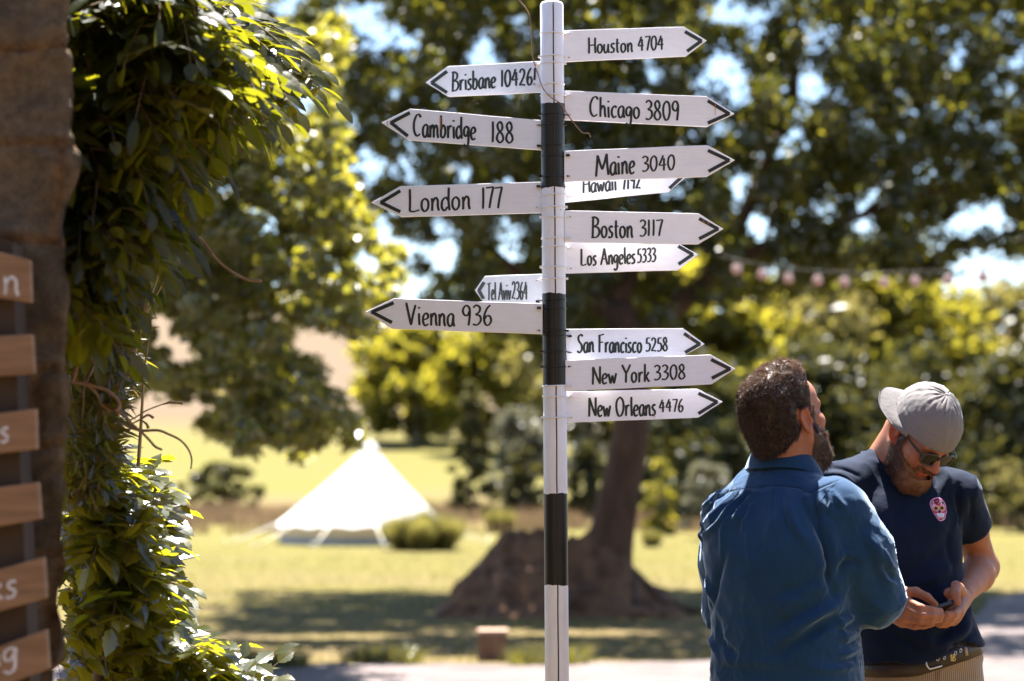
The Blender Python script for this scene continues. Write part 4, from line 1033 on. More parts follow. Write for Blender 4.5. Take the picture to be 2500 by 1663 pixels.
traced('dry_stalk', 'long leaning straw stalk reaching up across the sunlit tree', 'stalk', [(f2([(720,1560),(760,1400),(830,1120),(920,830),(960,640),(1040,430),(1130,170),(1200,-60),(1330,-330),(1420,-480),(1468,-590)]), 2.6, .8, 4.3)], M_reed, 4.3)
traced('dry_stalk', 'forked brown stalk leaning beside the narrow leaves', 'stalk', [(f2([(700,1760),(730,1560),(790,1300),(850,1080),(920,850),(970,650),(1040,500),(1150,310)]), 4.5, 1.2, 4.22), (f2([(850,1080),(880,900),(960,700),(1010,520)]), 3, 1.2, 4.2), (f2([(960,680),(1010,610),(1075,607)]), 1, .8, 4.2)], M_reed, 4.2)
traced('dry_stalk', 'thin upright stalk standing just right of the forked one', 'stalk', [(f2([(945,1620),(960,1400),(975,1150),(985,980),(1010,800),(1025,710)]), 3.4, .7, 4.25), (f2([(990,960),(1000,880)]), .8, .6, 4.25)], M_reed, 4.25)
traced('dry_stalk', 'bundle of pale green stalks fanning up from the narrow leaves', 'stalks', [(f2([(790,660),(860,520),(950,350),(1100,125)]), 2.4, 1, 4.2), (f2([(780,640),(870,460),(960,300),(1020,170)]), 2, .8, 4.2), (f2([(800,650),(900,450),(990,290)]), 2.2, .8, 4.22), (f2([(760,600),(830,450),(850,400)]), 1.6, .7, 4.2)], M_reed, 4.2)
traced('dry_seed_twig', 'reddish twig with dry seed heads poking right above the meadow', 'twig', [(f2([(800,1330),(900,1300),(1000,1240),(1100,1200),(1180,1170)]), 1.4, 1, 4.15), (f2([(1100,1200),(1180,1185),(1250,1190)]), 1, 2.2, 4.15), (f2([(900,1330),(960,1300),(1010,1270),(1050,1290)]), 1.2, 2.6, 4.15), (f2([(960,1300),(1000,1330),(1015,1360)]), 1.2, 3.4, 4.15)], M_twig, 4.2)
traced('dry_seed_twig', 'short reddish forked twig sticking out right just under the wisteria leaves', 'twig', [(f2([(820,170),(900,155),(1000,155),(1090,130)]), 1.2, 1, 4.2), (f2([(1000,155),(1080,165),(1150,175)]), 1.2, 1.6, 4.2)], M_twig, 4.2)

def narrow_plant():
    base = at(210, 1500, 4.1); base.z = 0
    root = thing('narrow_leaved_plant', 'thin bladed plant tangled with dry leaves below the wisteria', 'plant', base)
    L = Leaves()
    for k in range(4600):
        y = random.uniform(600, 1190); xr = np.interp(y, [600, 700, 760, 830, 900, 1000, 1100, 1190], [330, 290, 305, 335, 330, 290, 285, 265])
        x = 130 + (xr - 130 - 20) * random.random() ** .8; Y = random.uniform(4.0, 4.65)
        p = at(x, y, Y); d = Vector((random.uniform(-.3, 1.0), random.uniform(-.7, .4), random.uniform(-.8, .45)))
        nn = Vector((random.uniform(-.6, .6), random.uniform(-1, .2), .7)).normalized()
        L.leaflet(p, d, nn, random.uniform(.035, .085), random.uniform(.005, .013), droop=random.uniform(.0, .4))
    for k in range(14):
        y = random.uniform(650, 1100); x = random.uniform(180, 280); p = at(x, y, random.uniform(3.9, 4.4))
        L.rt.append(([p, p + Vector((.02, 0, .09)) + rvec(.03), p + Vector((.06, 0, .17)) + rvec(.04)], .0016))
    L.build(root, LF_nar, M_stem)
narrow_plant()
def low_shrub():
    base = at(260, 1640, 4.2); base.z = 0
    root = thing('leafy_shrub', 'bushy shrub with lobed glossy leaves filling the lower left beside the wall', 'shrub', base)
    L = Leaves()
    oy = [1110, 1150, 1190, 1240, 1290, 1340, 1390, 1440, 1500, 1540, 1580, 1620, 1663, 1800]; ox = [300, 400, 430, 445, 430, 400, 435, 455, 455, 500, 580, 620, 690, 760]
    for k in range(640):
        y = random.uniform(1120, 1790); xr = np.interp(y, oy, ox); u = random.random() ** .75
        x = 130 + (xr - 130 - 110) * u; Y = random.uniform(4.15, 4.95); p = at(x, y, Y)
        d = Vector((random.uniform(.0, 1.0), random.uniform(-.9, .4), random.uniform(-.35, .45)))
        L.pinnate(p, d, Vector((random.uniform(-.4, .4), random.uniform(-.55, .35), 1)).normalized(), random.uniform(.09, .15), random.choice((2, 3, 3)), random.uniform(.046, .068), random.uniform(.030, .042), droop=random.uniform(.1, .6), prof=LOBT)
    for (x0, y0, x1, y1, Y) in [(300, 1200, 400, 1160, 4.75), (330, 1210, 434, 1182, 4.75), (320, 1250, 452, 1262, 4.75), (350, 1270, 450, 1305, 4.75), (330, 1310, 440, 1380, 4.75), (310, 1390, 420, 1365, 4.75), (370, 1440, 459, 1446, 4.75), (360, 1480, 460, 1500, 4.75),
                                (430, 1590, 551, 1549, 4.75), (470, 1620, 601, 1599, 4.75), (480, 1650, 640, 1630, 4.75), (520, 1680, 690, 1665, 4.75), (400, 1560, 500, 1545, 4.75), (330, 1410, 450, 1420, 4.75), (260, 1180, 330, 1140, 4.75)]:
        for rep in range(3):
          p, q = at(x0 + (rep and random.uniform(-40, 30)), y0 + (rep and random.uniform(-35, 35)), Y + .08 * rep), at(x1 - (rep and random.uniform(0, 60)), y1 + (rep and random.uniform(-25, 35)), Y - .08 + .08 * rep); d = q - p
          L.pinnate(p, d, Vector((random.uniform(-.2, .2), -.5, 1)).normalized(), d.length * .8, 3, .068, .042, droop=.2, prof=LOBT)
    L.build(root, LF_low, M_stem)
    sb = MB()
    for pl in [[(280, 1700), (300, 1500), (290, 1300), (270, 1180)], [(330, 1700), (335, 1560), (325, 1400), (320, 1290)], [(300, 1600), (400, 1580), (500, 1610)]]:
        pts = [Vector(p) for p in catmull([tuple(at(x, y, 4.75)) for x, y in pl], 6)]
        if pl[0][1] == 1700: pts.insert(0, Vector((pts[0].x, pts[0].y, 0)))
        sb.tube(pts, [.008 * (1 - .6 * i / len(pts)) for i in range(len(pts))], 7)
    sb.build('woody_stem', M_stem, root)
low_shrub()
# ------------------------------------------------------------------ figures: blended distance fields -> one skin
class Field:
    def __init__(s, xs, ys, zs):
        s.ax = [np.asarray(a, dtype=np.float32) for a in (xs, ys, zs)]
        s.d = np.full([len(a) for a in s.ax], 1.0, dtype=np.float32)
    def blk(s, lo, hi):
        sl = []
        for a, l, h in zip(s.ax, lo, hi):
            i, j = np.searchsorted(a, l), np.searchsorted(a, h); sl.append(slice(max(0, i - 1), min(len(a), j + 1)))
        return tuple(sl)
    def put(s, fn, lo, hi, k=.015, op='u', pad=.05):
        sl = s.blk([v - pad for v in lo], [v + pad for v in hi])
        if any(q.stop <= q.start for q in sl): return
        X = s.ax[0][sl[0]][:, None, None]; Y = s.ax[1][sl[1]][None, :, None]; Z = s.ax[2][sl[2]][None, None, :]
        b = fn(X, Y, Z); a = s.d[sl]
        if op == 'u':
            h = np.clip(.5 + .5 * (a - b) / k, 0, 1); s.d[sl] = a * (1 - h) + b * h - k * h * (1 - h)
        else:                                           # carve away
            b = -b; h = np.clip(.5 - .5 * (a - b) / k, 0, 1); s.d[sl] = a * (1 - h) + b * h + k * h * (1 - h)
    def cone(s, a, b, ra, rb, k=.015, op='u'):
        a, b = np.array(a, float), np.array(b, float); ab = b - a; L = float(ab @ ab) + 1e-12; m = max(ra, rb)
        def fn(X, Y, Z):
            t = np.clip(((X - a[0]) * ab[0] + (Y - a[1]) * ab[1] + (Z - a[2]) * ab[2]) / L, 0, 1)
            return np.sqrt((X - a[0] - t * ab[0]) ** 2 + (Y - a[1] - t * ab[1]) ** 2 + (Z - a[2] - t * ab[2]) ** 2) - (ra + (rb - ra) * t)
        s.put(fn, np.minimum(a, b) - m, np.maximum(a, b) + m, k, op)
    def chain(s, P, Rr, k=.006):
        for i in range(len(P) - 1): s.cone(P[i], P[i + 1], Rr[i], Rr[i + 1], k)
    def ell(s, c, r, M=None, k=.015, op='u'):
        c = np.array(c, float); r = np.array(r, float); A = np.eye(3) if M is None else np.array(M, float)   # rows: axes
        m = r.max()
        def fn(X, Y, Z):
            dx, dy, dz = X - c[0], Y - c[1], Z - c[2]
            u = [dx * A[i][0] + dy * A[i][1] + dz * A[i][2] for i in range(3)]
            k0 = np.sqrt(sum((u[i] / r[i]) ** 2 for i in range(3))); k1 = np.sqrt(sum((u[i] / r[i] ** 2) ** 2 for i in range(3))) + 1e-6
            return k0 * (k0 - 1) / k1
        s.put(fn, c - m, c + m, k, op)
    def stack(s, lev, rt, fw, k=.02, pw=2.3, cut=None):
        """lev: (z, X, Y, half width, half depth); rt, fw: the body's right and forward"""
        L = np.array(lev, float); L = L[np.argsort(L[:, 0])]
        zf = np.linspace(L[0, 0], L[-1, 0], 200)
        def sm(c):
            v = np.interp(zf, L[:, 0], L[:, c]); kk = np.ones(15) / 15
            return np.convolve(np.pad(v, 7, mode='edge'), kk, mode='valid')
        cols = [sm(c) for c in range(1, 5)]
        z0, z1 = L[0, 0], L[-1, 0]; mx = L[:, 3:].max()
        def fn(X, Y, Z):
            zc = np.clip(Z, z0, z1); cx, cy, a, b = [np.interp(zc, zf, c) for c in cols]
            u = (X - cx) * rt[0] + (Y - cy) * rt[1]; v = (X - cx) * fw[0] + (Y - cy) * fw[1]
            q = (np.abs(u / a) ** pw + np.abs(v / b) ** pw + 1e-9) ** (1 / pw)
            d = (q - 1) * np.minimum(a, b)
            d = np.maximum(d, np.maximum(z0 - Z, Z - z1))
            if cut is not None: d = np.maximum(d, cut(X, Y, Z))
            return d
        lo = [L[:, 1].min() - mx, L[:, 2].min() - mx, z0]; hi = [L[:, 1].max() + mx, L[:, 2].max() + mx, z1]
        s.put(fn, lo, hi, k)
    def mesh(s):
        d = s.d; ins = d < 0
        n = [x - 1 for x in d.shape]
        cnt = np.zeros(n, dtype=np.int8)
        for i in (0, 1):
            for j in (0, 1):
                for k in (0, 1): cnt += ins[i:i + n[0], j:j + n[1], k:k + n[2]]
        act = (cnt > 0) & (cnt < 8); idx = np.argwhere(act)
        vid = np.full(n, -1, dtype=np.int64); vid[act] = np.arange(len(idx))
        pos = np.zeros((len(idx), 3)); w_ = np.zeros(len(idx))
        cor = [(i, j, k) for i in (0, 1) for j in (0, 1) for k in (0, 1)]
        dv = {c: d[idx[:, 0] + c[0], idx[:, 1] + c[1], idx[:, 2] + c[2]] for c in cor}
        pv = lambda c: np.stack([s.ax[q][idx[:, q] + c[q]] for q in range(3)], 1)
        for c in cor:
            for q in range(3):
                if c[q] == 0:
                    e = list(c); e[q] = 1; e = tuple(e)
                    a, b = dv[c], dv[e]; m = (a < 0) != (b < 0); t = np.where(m, a / np.where(m, a - b, 1), 0)
                    p = pv(c) + (pv(e) - pv(c)) * t[:, None]; pos[m] += p[m]; w_[m] += 1
        pos /= w_[:, None]
        F = []
        for q in range(3):
            o1, o2 = [(1, 2), (2, 0), (0, 1)][q]
            sl0 = [slice(1, n[0]), slice(1, n[1]), slice(1, n[2])]; sl0[q] = slice(0, n[q]); sl1 = list(sl0); sl1[q] = slice(1, n[q] + 1)
            A, B = ins[tuple(sl0)], ins[tuple(sl1)]
            e = np.argwhere(A != B); off = np.array([0 if r_ == q else 1 for r_ in range(3)]); g = e + off
            flip = A[tuple(e.T)]
            def v(a, b):
                h = g.copy(); h[:, o1] -= a; h[:, o2] -= b; return vid[tuple(h.T)]
            Q = np.stack([v(1, 1), v(0, 1), v(0, 0), v(1, 0)], 1)
            Q[~flip] = Q[~flip][:, ::-1]; F.append(Q)
        F = np.concatenate(F); F = F[(F >= 0).all(1)]
        return pos, F
def axis_(segs):
    out = [segs[0][0]]
    for a, b, h in segs:
        n_ = max(1, int(round((b - a) / h))); out += list(np.linspace(a, b, n_ + 1)[1:])
    return np.array(out)
def relax(V, F, it=2, lam=.5):
    n = len(V)
    E = np.concatenate([F[:, [0, 1]], F[:, [1, 2]], F[:, [2, 3]], F[:, [3, 0]]])
    for _ in range(it):
        acc = np.zeros_like(V); c = np.zeros(n)
        for a, b in ((0, 1), (1, 0)):
            for q in range(3): acc[:, q] += np.bincount(E[:, a], V[E[:, b], q], n)
            c += np.bincount(E[:, a], minlength=n)
        V = V + lam * (acc / np.maximum(c, 1)[:, None] - V)
    return V
def vnorm(V, F):
    fn = np.cross(V[F[:, 2]] - V[F[:, 0]], V[F[:, 3]] - V[F[:, 1]]); N_ = np.zeros_like(V)
    for k in range(4):
        for q in range(3): N_[:, q] += np.bincount(F[:, k], fn[:, q], len(V))
    return N_ / (np.linalg.norm(N_, axis=1)[:, None] + 1e-12)
def bvh(V, F): return BVHTree.FromPolygons([tuple(v) for v in V], [tuple(int(i) for i in f) for f in F])
def hit(B, x, y):
    r_ = ray(x, y).normalized(); p = B.ray_cast(CAMP, r_); return p[0]
def folds(V, F, strokes, fx, it=1):
    """press creases (-) and raise folds (+) along lines followed on the photographed cloth"""
    B = bvh(V, F); Nn = vnorm(V, F); D = np.zeros(len(V))
    for pts, wd, h in strokes:
        P = []
        pl = catmull([fx(*p) for p in pts], 10)
        for i, p in enumerate(pl):
            q = hit(B, *p)
            if q is not None: P.append((q.x, q.y, q.z, math.sin(math.pi * (.12 + .76 * i / (len(pl) - 1)))))
        if len(P) < 2: continue
        P = np.array(P); lo, hi = P[:, :3].min(0) - wd * 3, P[:, :3].max(0) + wd * 3
        k = np.where(((V >= lo) & (V <= hi)).all(1))[0]
        if not len(k): continue
        h *= 1.35; d2 = ((V[k][:, None, :] - P[None, :, :3]) ** 2).sum(2); j = d2.argmin(1); m = d2[np.arange(len(k)), j]
        D[k] += h * P[j, 3] * np.exp(-m / wd ** 2)
    return V + Nn * D[:, None]
def vnoise(V, sc, amp, seed=0, st=(1, 1, 1)):
    return np.array([mnoise.noise(Vector((p[0] * sc * st[0] + seed, p[1] * sc * st[1], p[2] * sc * st[2]))) for p in V]) * amp
def creases(V, sc, amp, seed=0, st=(1, 1, 1)):           # sharp-edged soft wrinkles
    a = vnoise(V, sc, 1, seed, st); m = np.clip(vnoise(V, 4.5, 1.6, seed + 20) + .35, 0, 1)
    return (np.exp(-np.abs(a) * 7) - .3) * amp * m
def strands(P, D, L, wd, curl, seed=0, seg=4):
    """tapering hairs from P along D"""
    r_ = np.random.default_rng(seed); n = len(P); D = D / (np.linalg.norm(D, axis=1)[:, None] + 1e-9)
    L = np.broadcast_to(np.asarray(L, float), (n,)) * r_.uniform(.6, 1.25, n)
    side = np.cross(D, r_.normal(size=(n, 3))); side /= np.linalg.norm(side, axis=1)[:, None] + 1e-9
    b2 = np.cross(D, side); ph = r_.uniform(0, 6.28, n); V = []; p = P.copy(); d = D.copy()
    for i in range(seg + 1):
        w_ = wd * (1 - .85 * i / seg)
        V += [p - b2 * w_ * .5, p + b2 * w_ * .5]
        c = np.cos(ph + i * 1.5)[:, None] * side + np.sin(ph + i * 1.5)[:, None] * b2
        d = d + c * curl; d /= np.linalg.norm(d, axis=1)[:, None]; p = p + d * (L / seg)[:, None]
    V = np.stack(V, 1); m = 2 * (seg + 1)
    base = (np.arange(n) * m)[:, None]
    F = np.concatenate([base + np.array([[2 * i, 2 * i + 1, 2 * i + 3, 2 * i + 2]]) for i in range(seg)])
    return V.reshape(-1, 3), F
def sample(V, F, wts, n, seed=0):
    r_ = np.random.default_rng(seed)
    ar = np.linalg.norm(np.cross(V[F[:, 2]] - V[F[:, 0]], V[F[:, 3]] - V[F[:, 1]]), axis=1) * wts[F].mean(1)
    f = r_.choice(len(F), n, p=ar / ar.sum()); w4 = r_.dirichlet([1, 1, 1, 1], n)
    return (V[F[f]] * w4[:, :, None]).sum(1), f
def sstep(a, b, x): t = np.clip((x - a) / (b - a), 0, 1); return t * t * (3 - 2 * t)

class Head:
    """a head's own frame: right, forward, up"""
    def __init__(s, C, f, u, k=1.0):
        s.k = k
        f = Vector(f).normalized(); u = Vector(u); u = (u - f * u.dot(f)).normalized(); r_ = f.cross(u)
        s.C = np.array(C); s.A = np.array([tuple(r_), tuple(f), tuple(u)])
    def w(s, p): return s.C + np.array(p, float) * s.k @ s.A
    def loc(s, V): return (V - s.C) @ s.A.T / s.k
    def build(s, F, neck, neck_r=(.058, .064), jaw=1.0, flare=12):
        W, A = s.w, s.A
        E = lambda c, r, k=.02, op='u', M=None: F.ell(W(c), np.array(r) * s.k, A if M is None else M, k, op)
        Cn = lambda a, b, ra, rb, k=.012, op='u': F.cone(W(a), W(b), ra * s.k, rb * s.k, k, op)
        E((0, -.012, .035), (.076, .098, .086)); E((0, -.045, .015), (.070, .060, .075))
        E((0, .028, -.038), (.060 * jaw, .068, .088)); E((0, .05, .045), (.062, .045, .05))
        for q in (-1, 1):
            Cn((q * .060 * jaw, -.002, -.045), (q * .024, .074, -.108), .017, .018, .03)
            E((q * .043, .062, -.020), (.027, .028, .026), .02)
            Cn((q * .014, .090, .020), (q * .046, .078, .022), .011, .010, .015)
        E((0, .080, -.108), (.024, .020, .018), .02)
        for q in (-1, 1): E((q * .032, .101, .002), (.019, .015, .013), .012, 'c')
        Cn((0, .090, .018), (0, .112, -.026), .008, .0125, .012); E((0, .116, -.028), (.0125, .012, .011), .008)
        for q in (-1, 1): E((q * .0145, .102, -.033), (.0085, .011, .008), .008)
        Cn((-.020, .088, -.057), (.020, .088, -.057), .006, .006, .008); Cn((-.017, .088, -.069), (.017, .088, -.069), .0068, .0068, .008)
        for q in (-1, 1): E((q * .032, .078, .002), (.0135, .0135, .0125), None or .004)
        E((0, .0965, -.063), (.020, .006, .0013), .003, 'c')
        nb = np.array(neck)
        F.cone(W((0, -.030, -.055)), nb, neck_r[0], neck_r[1], .03)
        F.cone(W((0, -.010, -.085)), nb + s.A[1] * .01, .045, .05, .03)
        for q in (-1, 1):                                # ears: a tilted shell with a hollow, a rolled rim and a lobe
            c = np.array((q * .079, -.014, -.004)); ra, t = R(flare), R(10)
            P_ = lambda y, z, x=0.0: W(c + np.array((q * (x + .0 - y * math.sin(ra)), y * math.cos(t) + z * math.sin(t) * -1.0, z * math.cos(t) + y * math.sin(t))))
            a0 = A[0] * math.cos(ra) + q * A[1] * math.sin(ra); a1 = A[1] * math.cos(ra) - q * A[0] * math.sin(ra)
            a1t = a1 * math.cos(t) + A[2] * math.sin(t); a2t = A[2] * math.cos(t) - a1 * math.sin(t); M = np.array([a0, a1t, a2t])
            F.ell(W(c), np.array((.0060, .0165, .029)) * s.k, M, .005)
            F.ell(W(c + np.array((q * .0078, .002, -.001))), np.array((.0085, .0100, .0185)) * s.k, M, .003, 'c')
            rim = [(.010, .012), (.007, .026), (-.003, .031), (-.013, .024), (-.0165, .008), (-.0145, -.008), (-.009, -.020), (-.002, -.029)]
            F.chain([P_(y, z, .004) for y, z in rim], [.0038 * s.k] * len(rim), .003)
            F.ell(P_(.001, -.026, .002), np.array((.0055, .0085, .009)) * s.k, M, .005)
            F.cone(P_(.012, -.002, .002), P_(.013, -.009, .002), .0042, .0042, .004)

def skin_mat(name, c1, c2):
    m, t, o = nodes(name)
    b = N(t, 'ShaderNodeBsdfPrincipled', Roughness=.55); b.inputs['Specular IOR Level'].default_value = .2
    b.inputs['Subsurface Weight'].default_value = .18; b.inputs['Subsurface Radius'].default_value = (.02, .007, .004); b.inputs['Subsurface Scale'].default_value = .6
    tc = N(t, 'ShaderNodeTexCoord')
    n0 = N(t, 'ShaderNodeTexNoise', Scale=18, Detail=6, Roughness=.65); n1 = N(t, 'ShaderNodeTexNoise', Scale=420, Detail=3)
    t.links.new(tc.outputs['Object'], n0.inputs['Vector']); t.links.new(tc.outputs['Object'], n1.inputs['Vector'])
    cr = ramp(t, n0.outputs[0], [(.35, c1), (.65, c2)])
    va = N(t, 'ShaderNodeVertexColor', layer_name='tint'); mx = N(t, 'ShaderNodeMix', data_type='RGBA', blend_type='MULTIPLY'); mx.inputs[0].default_value = 1
    t.links.new(cr, mx.inputs[6]); t.links.new(va.outputs['Color'], mx.inputs[7]); t.links.new(mx.outputs[2], b.inputs['Base Color'])
    bp = N(t, 'ShaderNodeBump', Strength=.25, Distance=.001); t.links.new(n1.outputs[0], bp.inputs['Height']); t.links.new(bp.outputs[0], b.inputs['Normal'])
    t.links.new(b.outputs[0], o.inputs[0]); return m
def tinted(me, T):
    ca = me.color_attributes.new('tint', 'FLOAT_COLOR', 'POINT'); c = np.ones((len(T), 4), dtype=np.float32); c[:, :3] = T; ca.data.foreach_set('color', c.ravel())
def cloth(name, c1, c2, weave=900, rough=.85, sheen=.15, scale=5):
    m, t, o = nodes(name)
    b = N(t, 'ShaderNodeBsdfPrincipled', Roughness=rough); b.inputs['Specular IOR Level'].default_value = .15; b.inputs['Sheen Weight'].default_value = sheen; b.inputs['Sheen Roughness'].default_value = .35; b.inputs['Sheen Tint'].default_value = (.62, .80, 1, 1)
    tc = N(t, 'ShaderNodeTexCoord'); n0 = N(t, 'ShaderNodeTexNoise', Scale=scale, Detail=6, Roughness=.6); n1 = N(t, 'ShaderNodeTexNoise', Scale=weave, Detail=2); n2 = N(t, 'ShaderNodeTexNoise', Scale=26, Detail=6, Roughness=.6)
    for n_ in (n0, n1, n2): t.links.new(tc.outputs['Object'], n_.inputs['Vector'])
    cr = ramp(t, n0.outputs[0], [(.35, c1), (.65, c2)]); mx = N(t, 'ShaderNodeMix', data_type='RGBA', blend_type='MULTIPLY'); mx.inputs[0].default_value = .5
    t.links.new(cr, mx.inputs[6]); t.links.new(ramp(t, n1.outputs[0], [(.35, (.55, .55, .55)), (.65, (1.2, 1.2, 1.2))]), mx.inputs[7]); t.links.new(mx.outputs[2], b.inputs['Base Color'])
    b1 = N(t, 'ShaderNodeBump', Strength=.5, Distance=.005); t.links.new(n2.outputs[0], b1.inputs['Height'])
    b2 = N(t, 'ShaderNodeBump', Strength=.2, Distance=.0006); t.links.new(n1.outputs[0], b2.inputs['Height']); t.links.new(b1.outputs[0], b2.inputs['Normal'])
    t.links.new(b2.outputs[0], b.inputs['Normal']); t.links.new(b.outputs[0], o.inputs[0]); return m
def hairmat(name, c1, c2, tr): return leafmat(name, [c1, c2], [tr, tr], .22, .035, .42)
M_skin = skin_mat('skin', (.265, .105, .062), (.345, .150, .092))
M_hairA = hairmat('brown_hair', (.028, .016, .011), (.060, .034, .024), (.22, .13, .09))
M_ginger = hairmat('ginger_beard', (.085, .036, .016), (.16, .07, .03), (.28, .12, .05))
M_hairB = hairmat('dark_brown_hair', (.020, .012, .009), (.055, .026, .015), (.12, .05, .025))
M_denim = cloth('blue_chambray', (.008, .034, .090), (.013, .047, .116), sheen=.75)
M_navy = cloth('navy_jersey', (.003, .008, .024), (.005, .012, .034), sheen=.12)
M_dark = cloth('dark_trousers_cloth', (.02, .022, .03), (.03, .032, .04))
M_shoe = pmat('brown_leather', (.06, .035, .02), (.09, .05, .03), scale=20, rough=.5)

def shell_and_hair(name, root, mat, V, F, m, thick, lump, n, L, wd, comb, curl, seed, jitter=.3, lift=.75, mix=None):
    """close-cropped mass of hair over the masked skin, with loose hairs standing out of it"""
    Nn = vnorm(V, F); k = (m[F] > .04).all(1); Fs = F[k]; used = np.unique(Fs); re = np.full(len(V), -1); re[used] = np.arange(len(used))
    Vs, ms, ns = V[used], m[used], Nn[used]; Fs = re[Fs]
    th = thick[used] * ms
    lp = np.array([mnoise.noise(Vector(tuple(p * lump[0]))) + .5 * mnoise.noise(Vector(tuple(p * lump[0] * 2.3))) for p in Vs])
    Vs2 = Vs + ns * (th * (1 + lump[1] * lp) + .0006)[:, None]
    Vs2 = relax(Vs2, Fs, 1, .4)
    P, fi = sample(Vs2, Fs, np.clip(ms, .0, 1) ** .7, n, seed); nn = vnorm(Vs2, Fs)[Fs[fi]].mean(1)
    r_ = np.random.default_rng(seed + 1); tuft = np.stack([np.array([mnoise.noise(Vector(tuple(p * 55 + q * 9))) for p in P]) for q in range(3)], 1)
    D = nn * lift + comb(P) + r_.normal(size=(n, 3)) * jitter + tuft * .9
    mm = ms[Fs[fi]].mean(1)
    SV, SF = strands(P - nn * .002, D, L * (.35 + .65 * mm), wd, curl, seed)
    Vt = np.concatenate([Vs2, SV]); Ft = np.concatenate([Fs, SF + len(Vs2)]); mi = None
    if mix is not None: mi = (r_.random(len(Ft)) * .6 + .2 < mix(Vt[Ft].mean(1))).astype(int)
    return link(name, fastmesh(name, Vt, Ft, True, mi), mat, root)

# ================================================================== the bearded man in the denim shirt (seen from behind)
def man_denim():
    ph = R(40); rt = np.array((math.cos(ph), -math.sin(ph), 0)); fw = np.array((math.sin(ph), math.cos(ph), 0)); up = np.array((0, 0, 1.0))
    O = np.array((.652, 4.45, 0))
    L_ = lambda r_, f, z: O + rt * r_ + fw * f + up * z
    root = thing('person', 'bearded man with short brown hair in a blue denim shirt seen from behind', 'person', tuple(O))
    C = np.array(at(1914, 1024, 4.46)); psi = R(47); th_ = R(12)
    H = Head(C, (math.sin(psi) * math.cos(th_), math.cos(psi) * math.cos(th_), math.sin(th_)), (-math.sin(psi) * math.sin(th_) - .05, -math.cos(psi) * math.sin(th_), math.cos(th_)), .98)
    nb = L_(-.008, .03, 1.47)
    F = Field(axis_([(.30, 1.05, .0034)]), axis_([(4.1, 4.28, .008), (4.28, 4.66, .0034), (4.66, 4.95, .008)]), axis_([(0, 1.30, .012), (1.30, 1.42, .006), (1.42, 1.80, .0034)]))
    H.build(F, nb, (.060, .068), 1.06, -12)
    torso = [(.84, 0, 0, .165, .12), (.95, 0, 0, .165, .125), (1.1, 0, .0, .155, .12), (1.25, 0, .0, .172, .115), (1.34, 0, .02, .16, .09), (1.40, 0, .035, .12, .07), (1.46, 0, .04, .07, .055)]
    tw = lambda lev: [(z, *(O + rt * a + fw * b)[:2], w_, d_) for z, a, b, w_, d_ in lev]
    F.stack(tw(torso), rt, fw)
    S = {1: L_(.140, .004, 1.384), -1: L_(-.158, .008, 1.362)}
    E = {1: np.array((.858, 4.40, 1.180)), -1: np.array((.532, 4.61, 1.135))}
    Wr = {1: np.array((.83, 4.66, 1.225)), -1: np.array((.70, 4.75, 1.19))}
    for q in (1, -1):
        F.cone(S[q], E[q], .050, .042, .03); F.cone(E[q], Wr[q], .040, .028, .02)
        hd = (Wr[-q] - Wr[q]); hd /= np.linalg.norm(hd)
        pc = Wr[q] + hd * .05; F.cone(Wr[q], pc + hd * .03, .026, .03, .02)
        for j in range(4):
            o_ = np.array((0, 0, .024 - .016 * j)); F.chain([pc + hd * .03 + o_, pc + hd * .07 + o_, pc + hd * .10 + o_ + fw * .01], [.0095, .009, .0075])
        F.chain([Wr[q] + hd * .02, pc + hd * .01 + up * .035, pc + hd * .04 + up * .045], [.012, .0105, .009])
    F.stack([(.74, *O[:2], .15, .11), (.86, *O[:2], .165, .12), (.94, *O[:2], .16, .115)], rt, fw)
    for q in (1, -1):
        h_, k_, a_ = L_(q * .09, 0, .85), L_(q * .10, .01, .46), L_(q * .105, -.02, .08)
        F.cone(h_, k_, .085, .058, .03); F.cone(k_, a_, .056, .04, .02); F.cone(a_, L_(q * .115, .16, .04), .04, .028, .02)
    V, Fq = F.mesh(); V = relax(V, Fq, 1, .35)
    lo = H.loc(V); r_, f_, u_ = lo.T; ar = np.abs(r_)
    hd_ = (np.linalg.norm(lo, axis=1) < .19) & (V[:, 2] > 1.44)
    # scalp and beard
    back = sstep(.0, -.012, f_ + .024 + 1.0 * np.clip(-.024 - u_, 0, 1)) * sstep(-.112, -.098, u_)
    mid = sstep(.004, -.004, f_) * sstep(-.04, -.02, u_ - (f_ + .034) * 2.0) * sstep(-.048, -.036, f_)
    topm = sstep(.020, .032, u_) * sstep(.026, .010, f_ - .9 * np.clip(u_ - .082, 0, .04)) * sstep(.0, .012, u_ - .02 - np.clip(f_ - .035, 0, 1) * 2.2)
    topm = np.maximum(topm, sstep(.092, .102, u_) * sstep(.052, .036, f_))
    m = np.clip(np.maximum(np.maximum(back, mid), topm), 0, 1) * hd_
    ear = (ar > .073) & (f_ > -.045) & (f_ < .012) & (u_ > -.04) & (u_ < .026); m[ear] = 0
    bd = sstep(.0, .012, -.004 - (f_ - .012) * .62 - u_) * sstep(.002, .012, f_) * sstep(-.150, -.135, u_)
    side = sstep(-.002, .004, f_) * sstep(.030, .022, f_) * sstep(.036, .026, u_) * sstep(-.06, -.02, u_) * (ar > .05)
    mou = sstep(.082, .088, f_) * sstep(-.035, -.041, u_) * sstep(-.062, -.056, u_) * (ar < .034)
    lips = (ar < .021) & (u_ < -.054) & (u_ > -.076) & (f_ > .082)
    b = np.clip(np.maximum(np.maximum(bd, side), mou), 0, 1) * hd_ * (~lips); b[ear] = 0
    b *= sstep(.0, .02, f_ + .012 + (u_ + .12) * .1)
    T = np.ones((len(V), 3)); T[:] = 1.0
    red = np.exp(-((ar - .08) / .02) ** 2 - ((f_ + .012) / .025) ** 2 - (u_ / .035) ** 2) * hd_
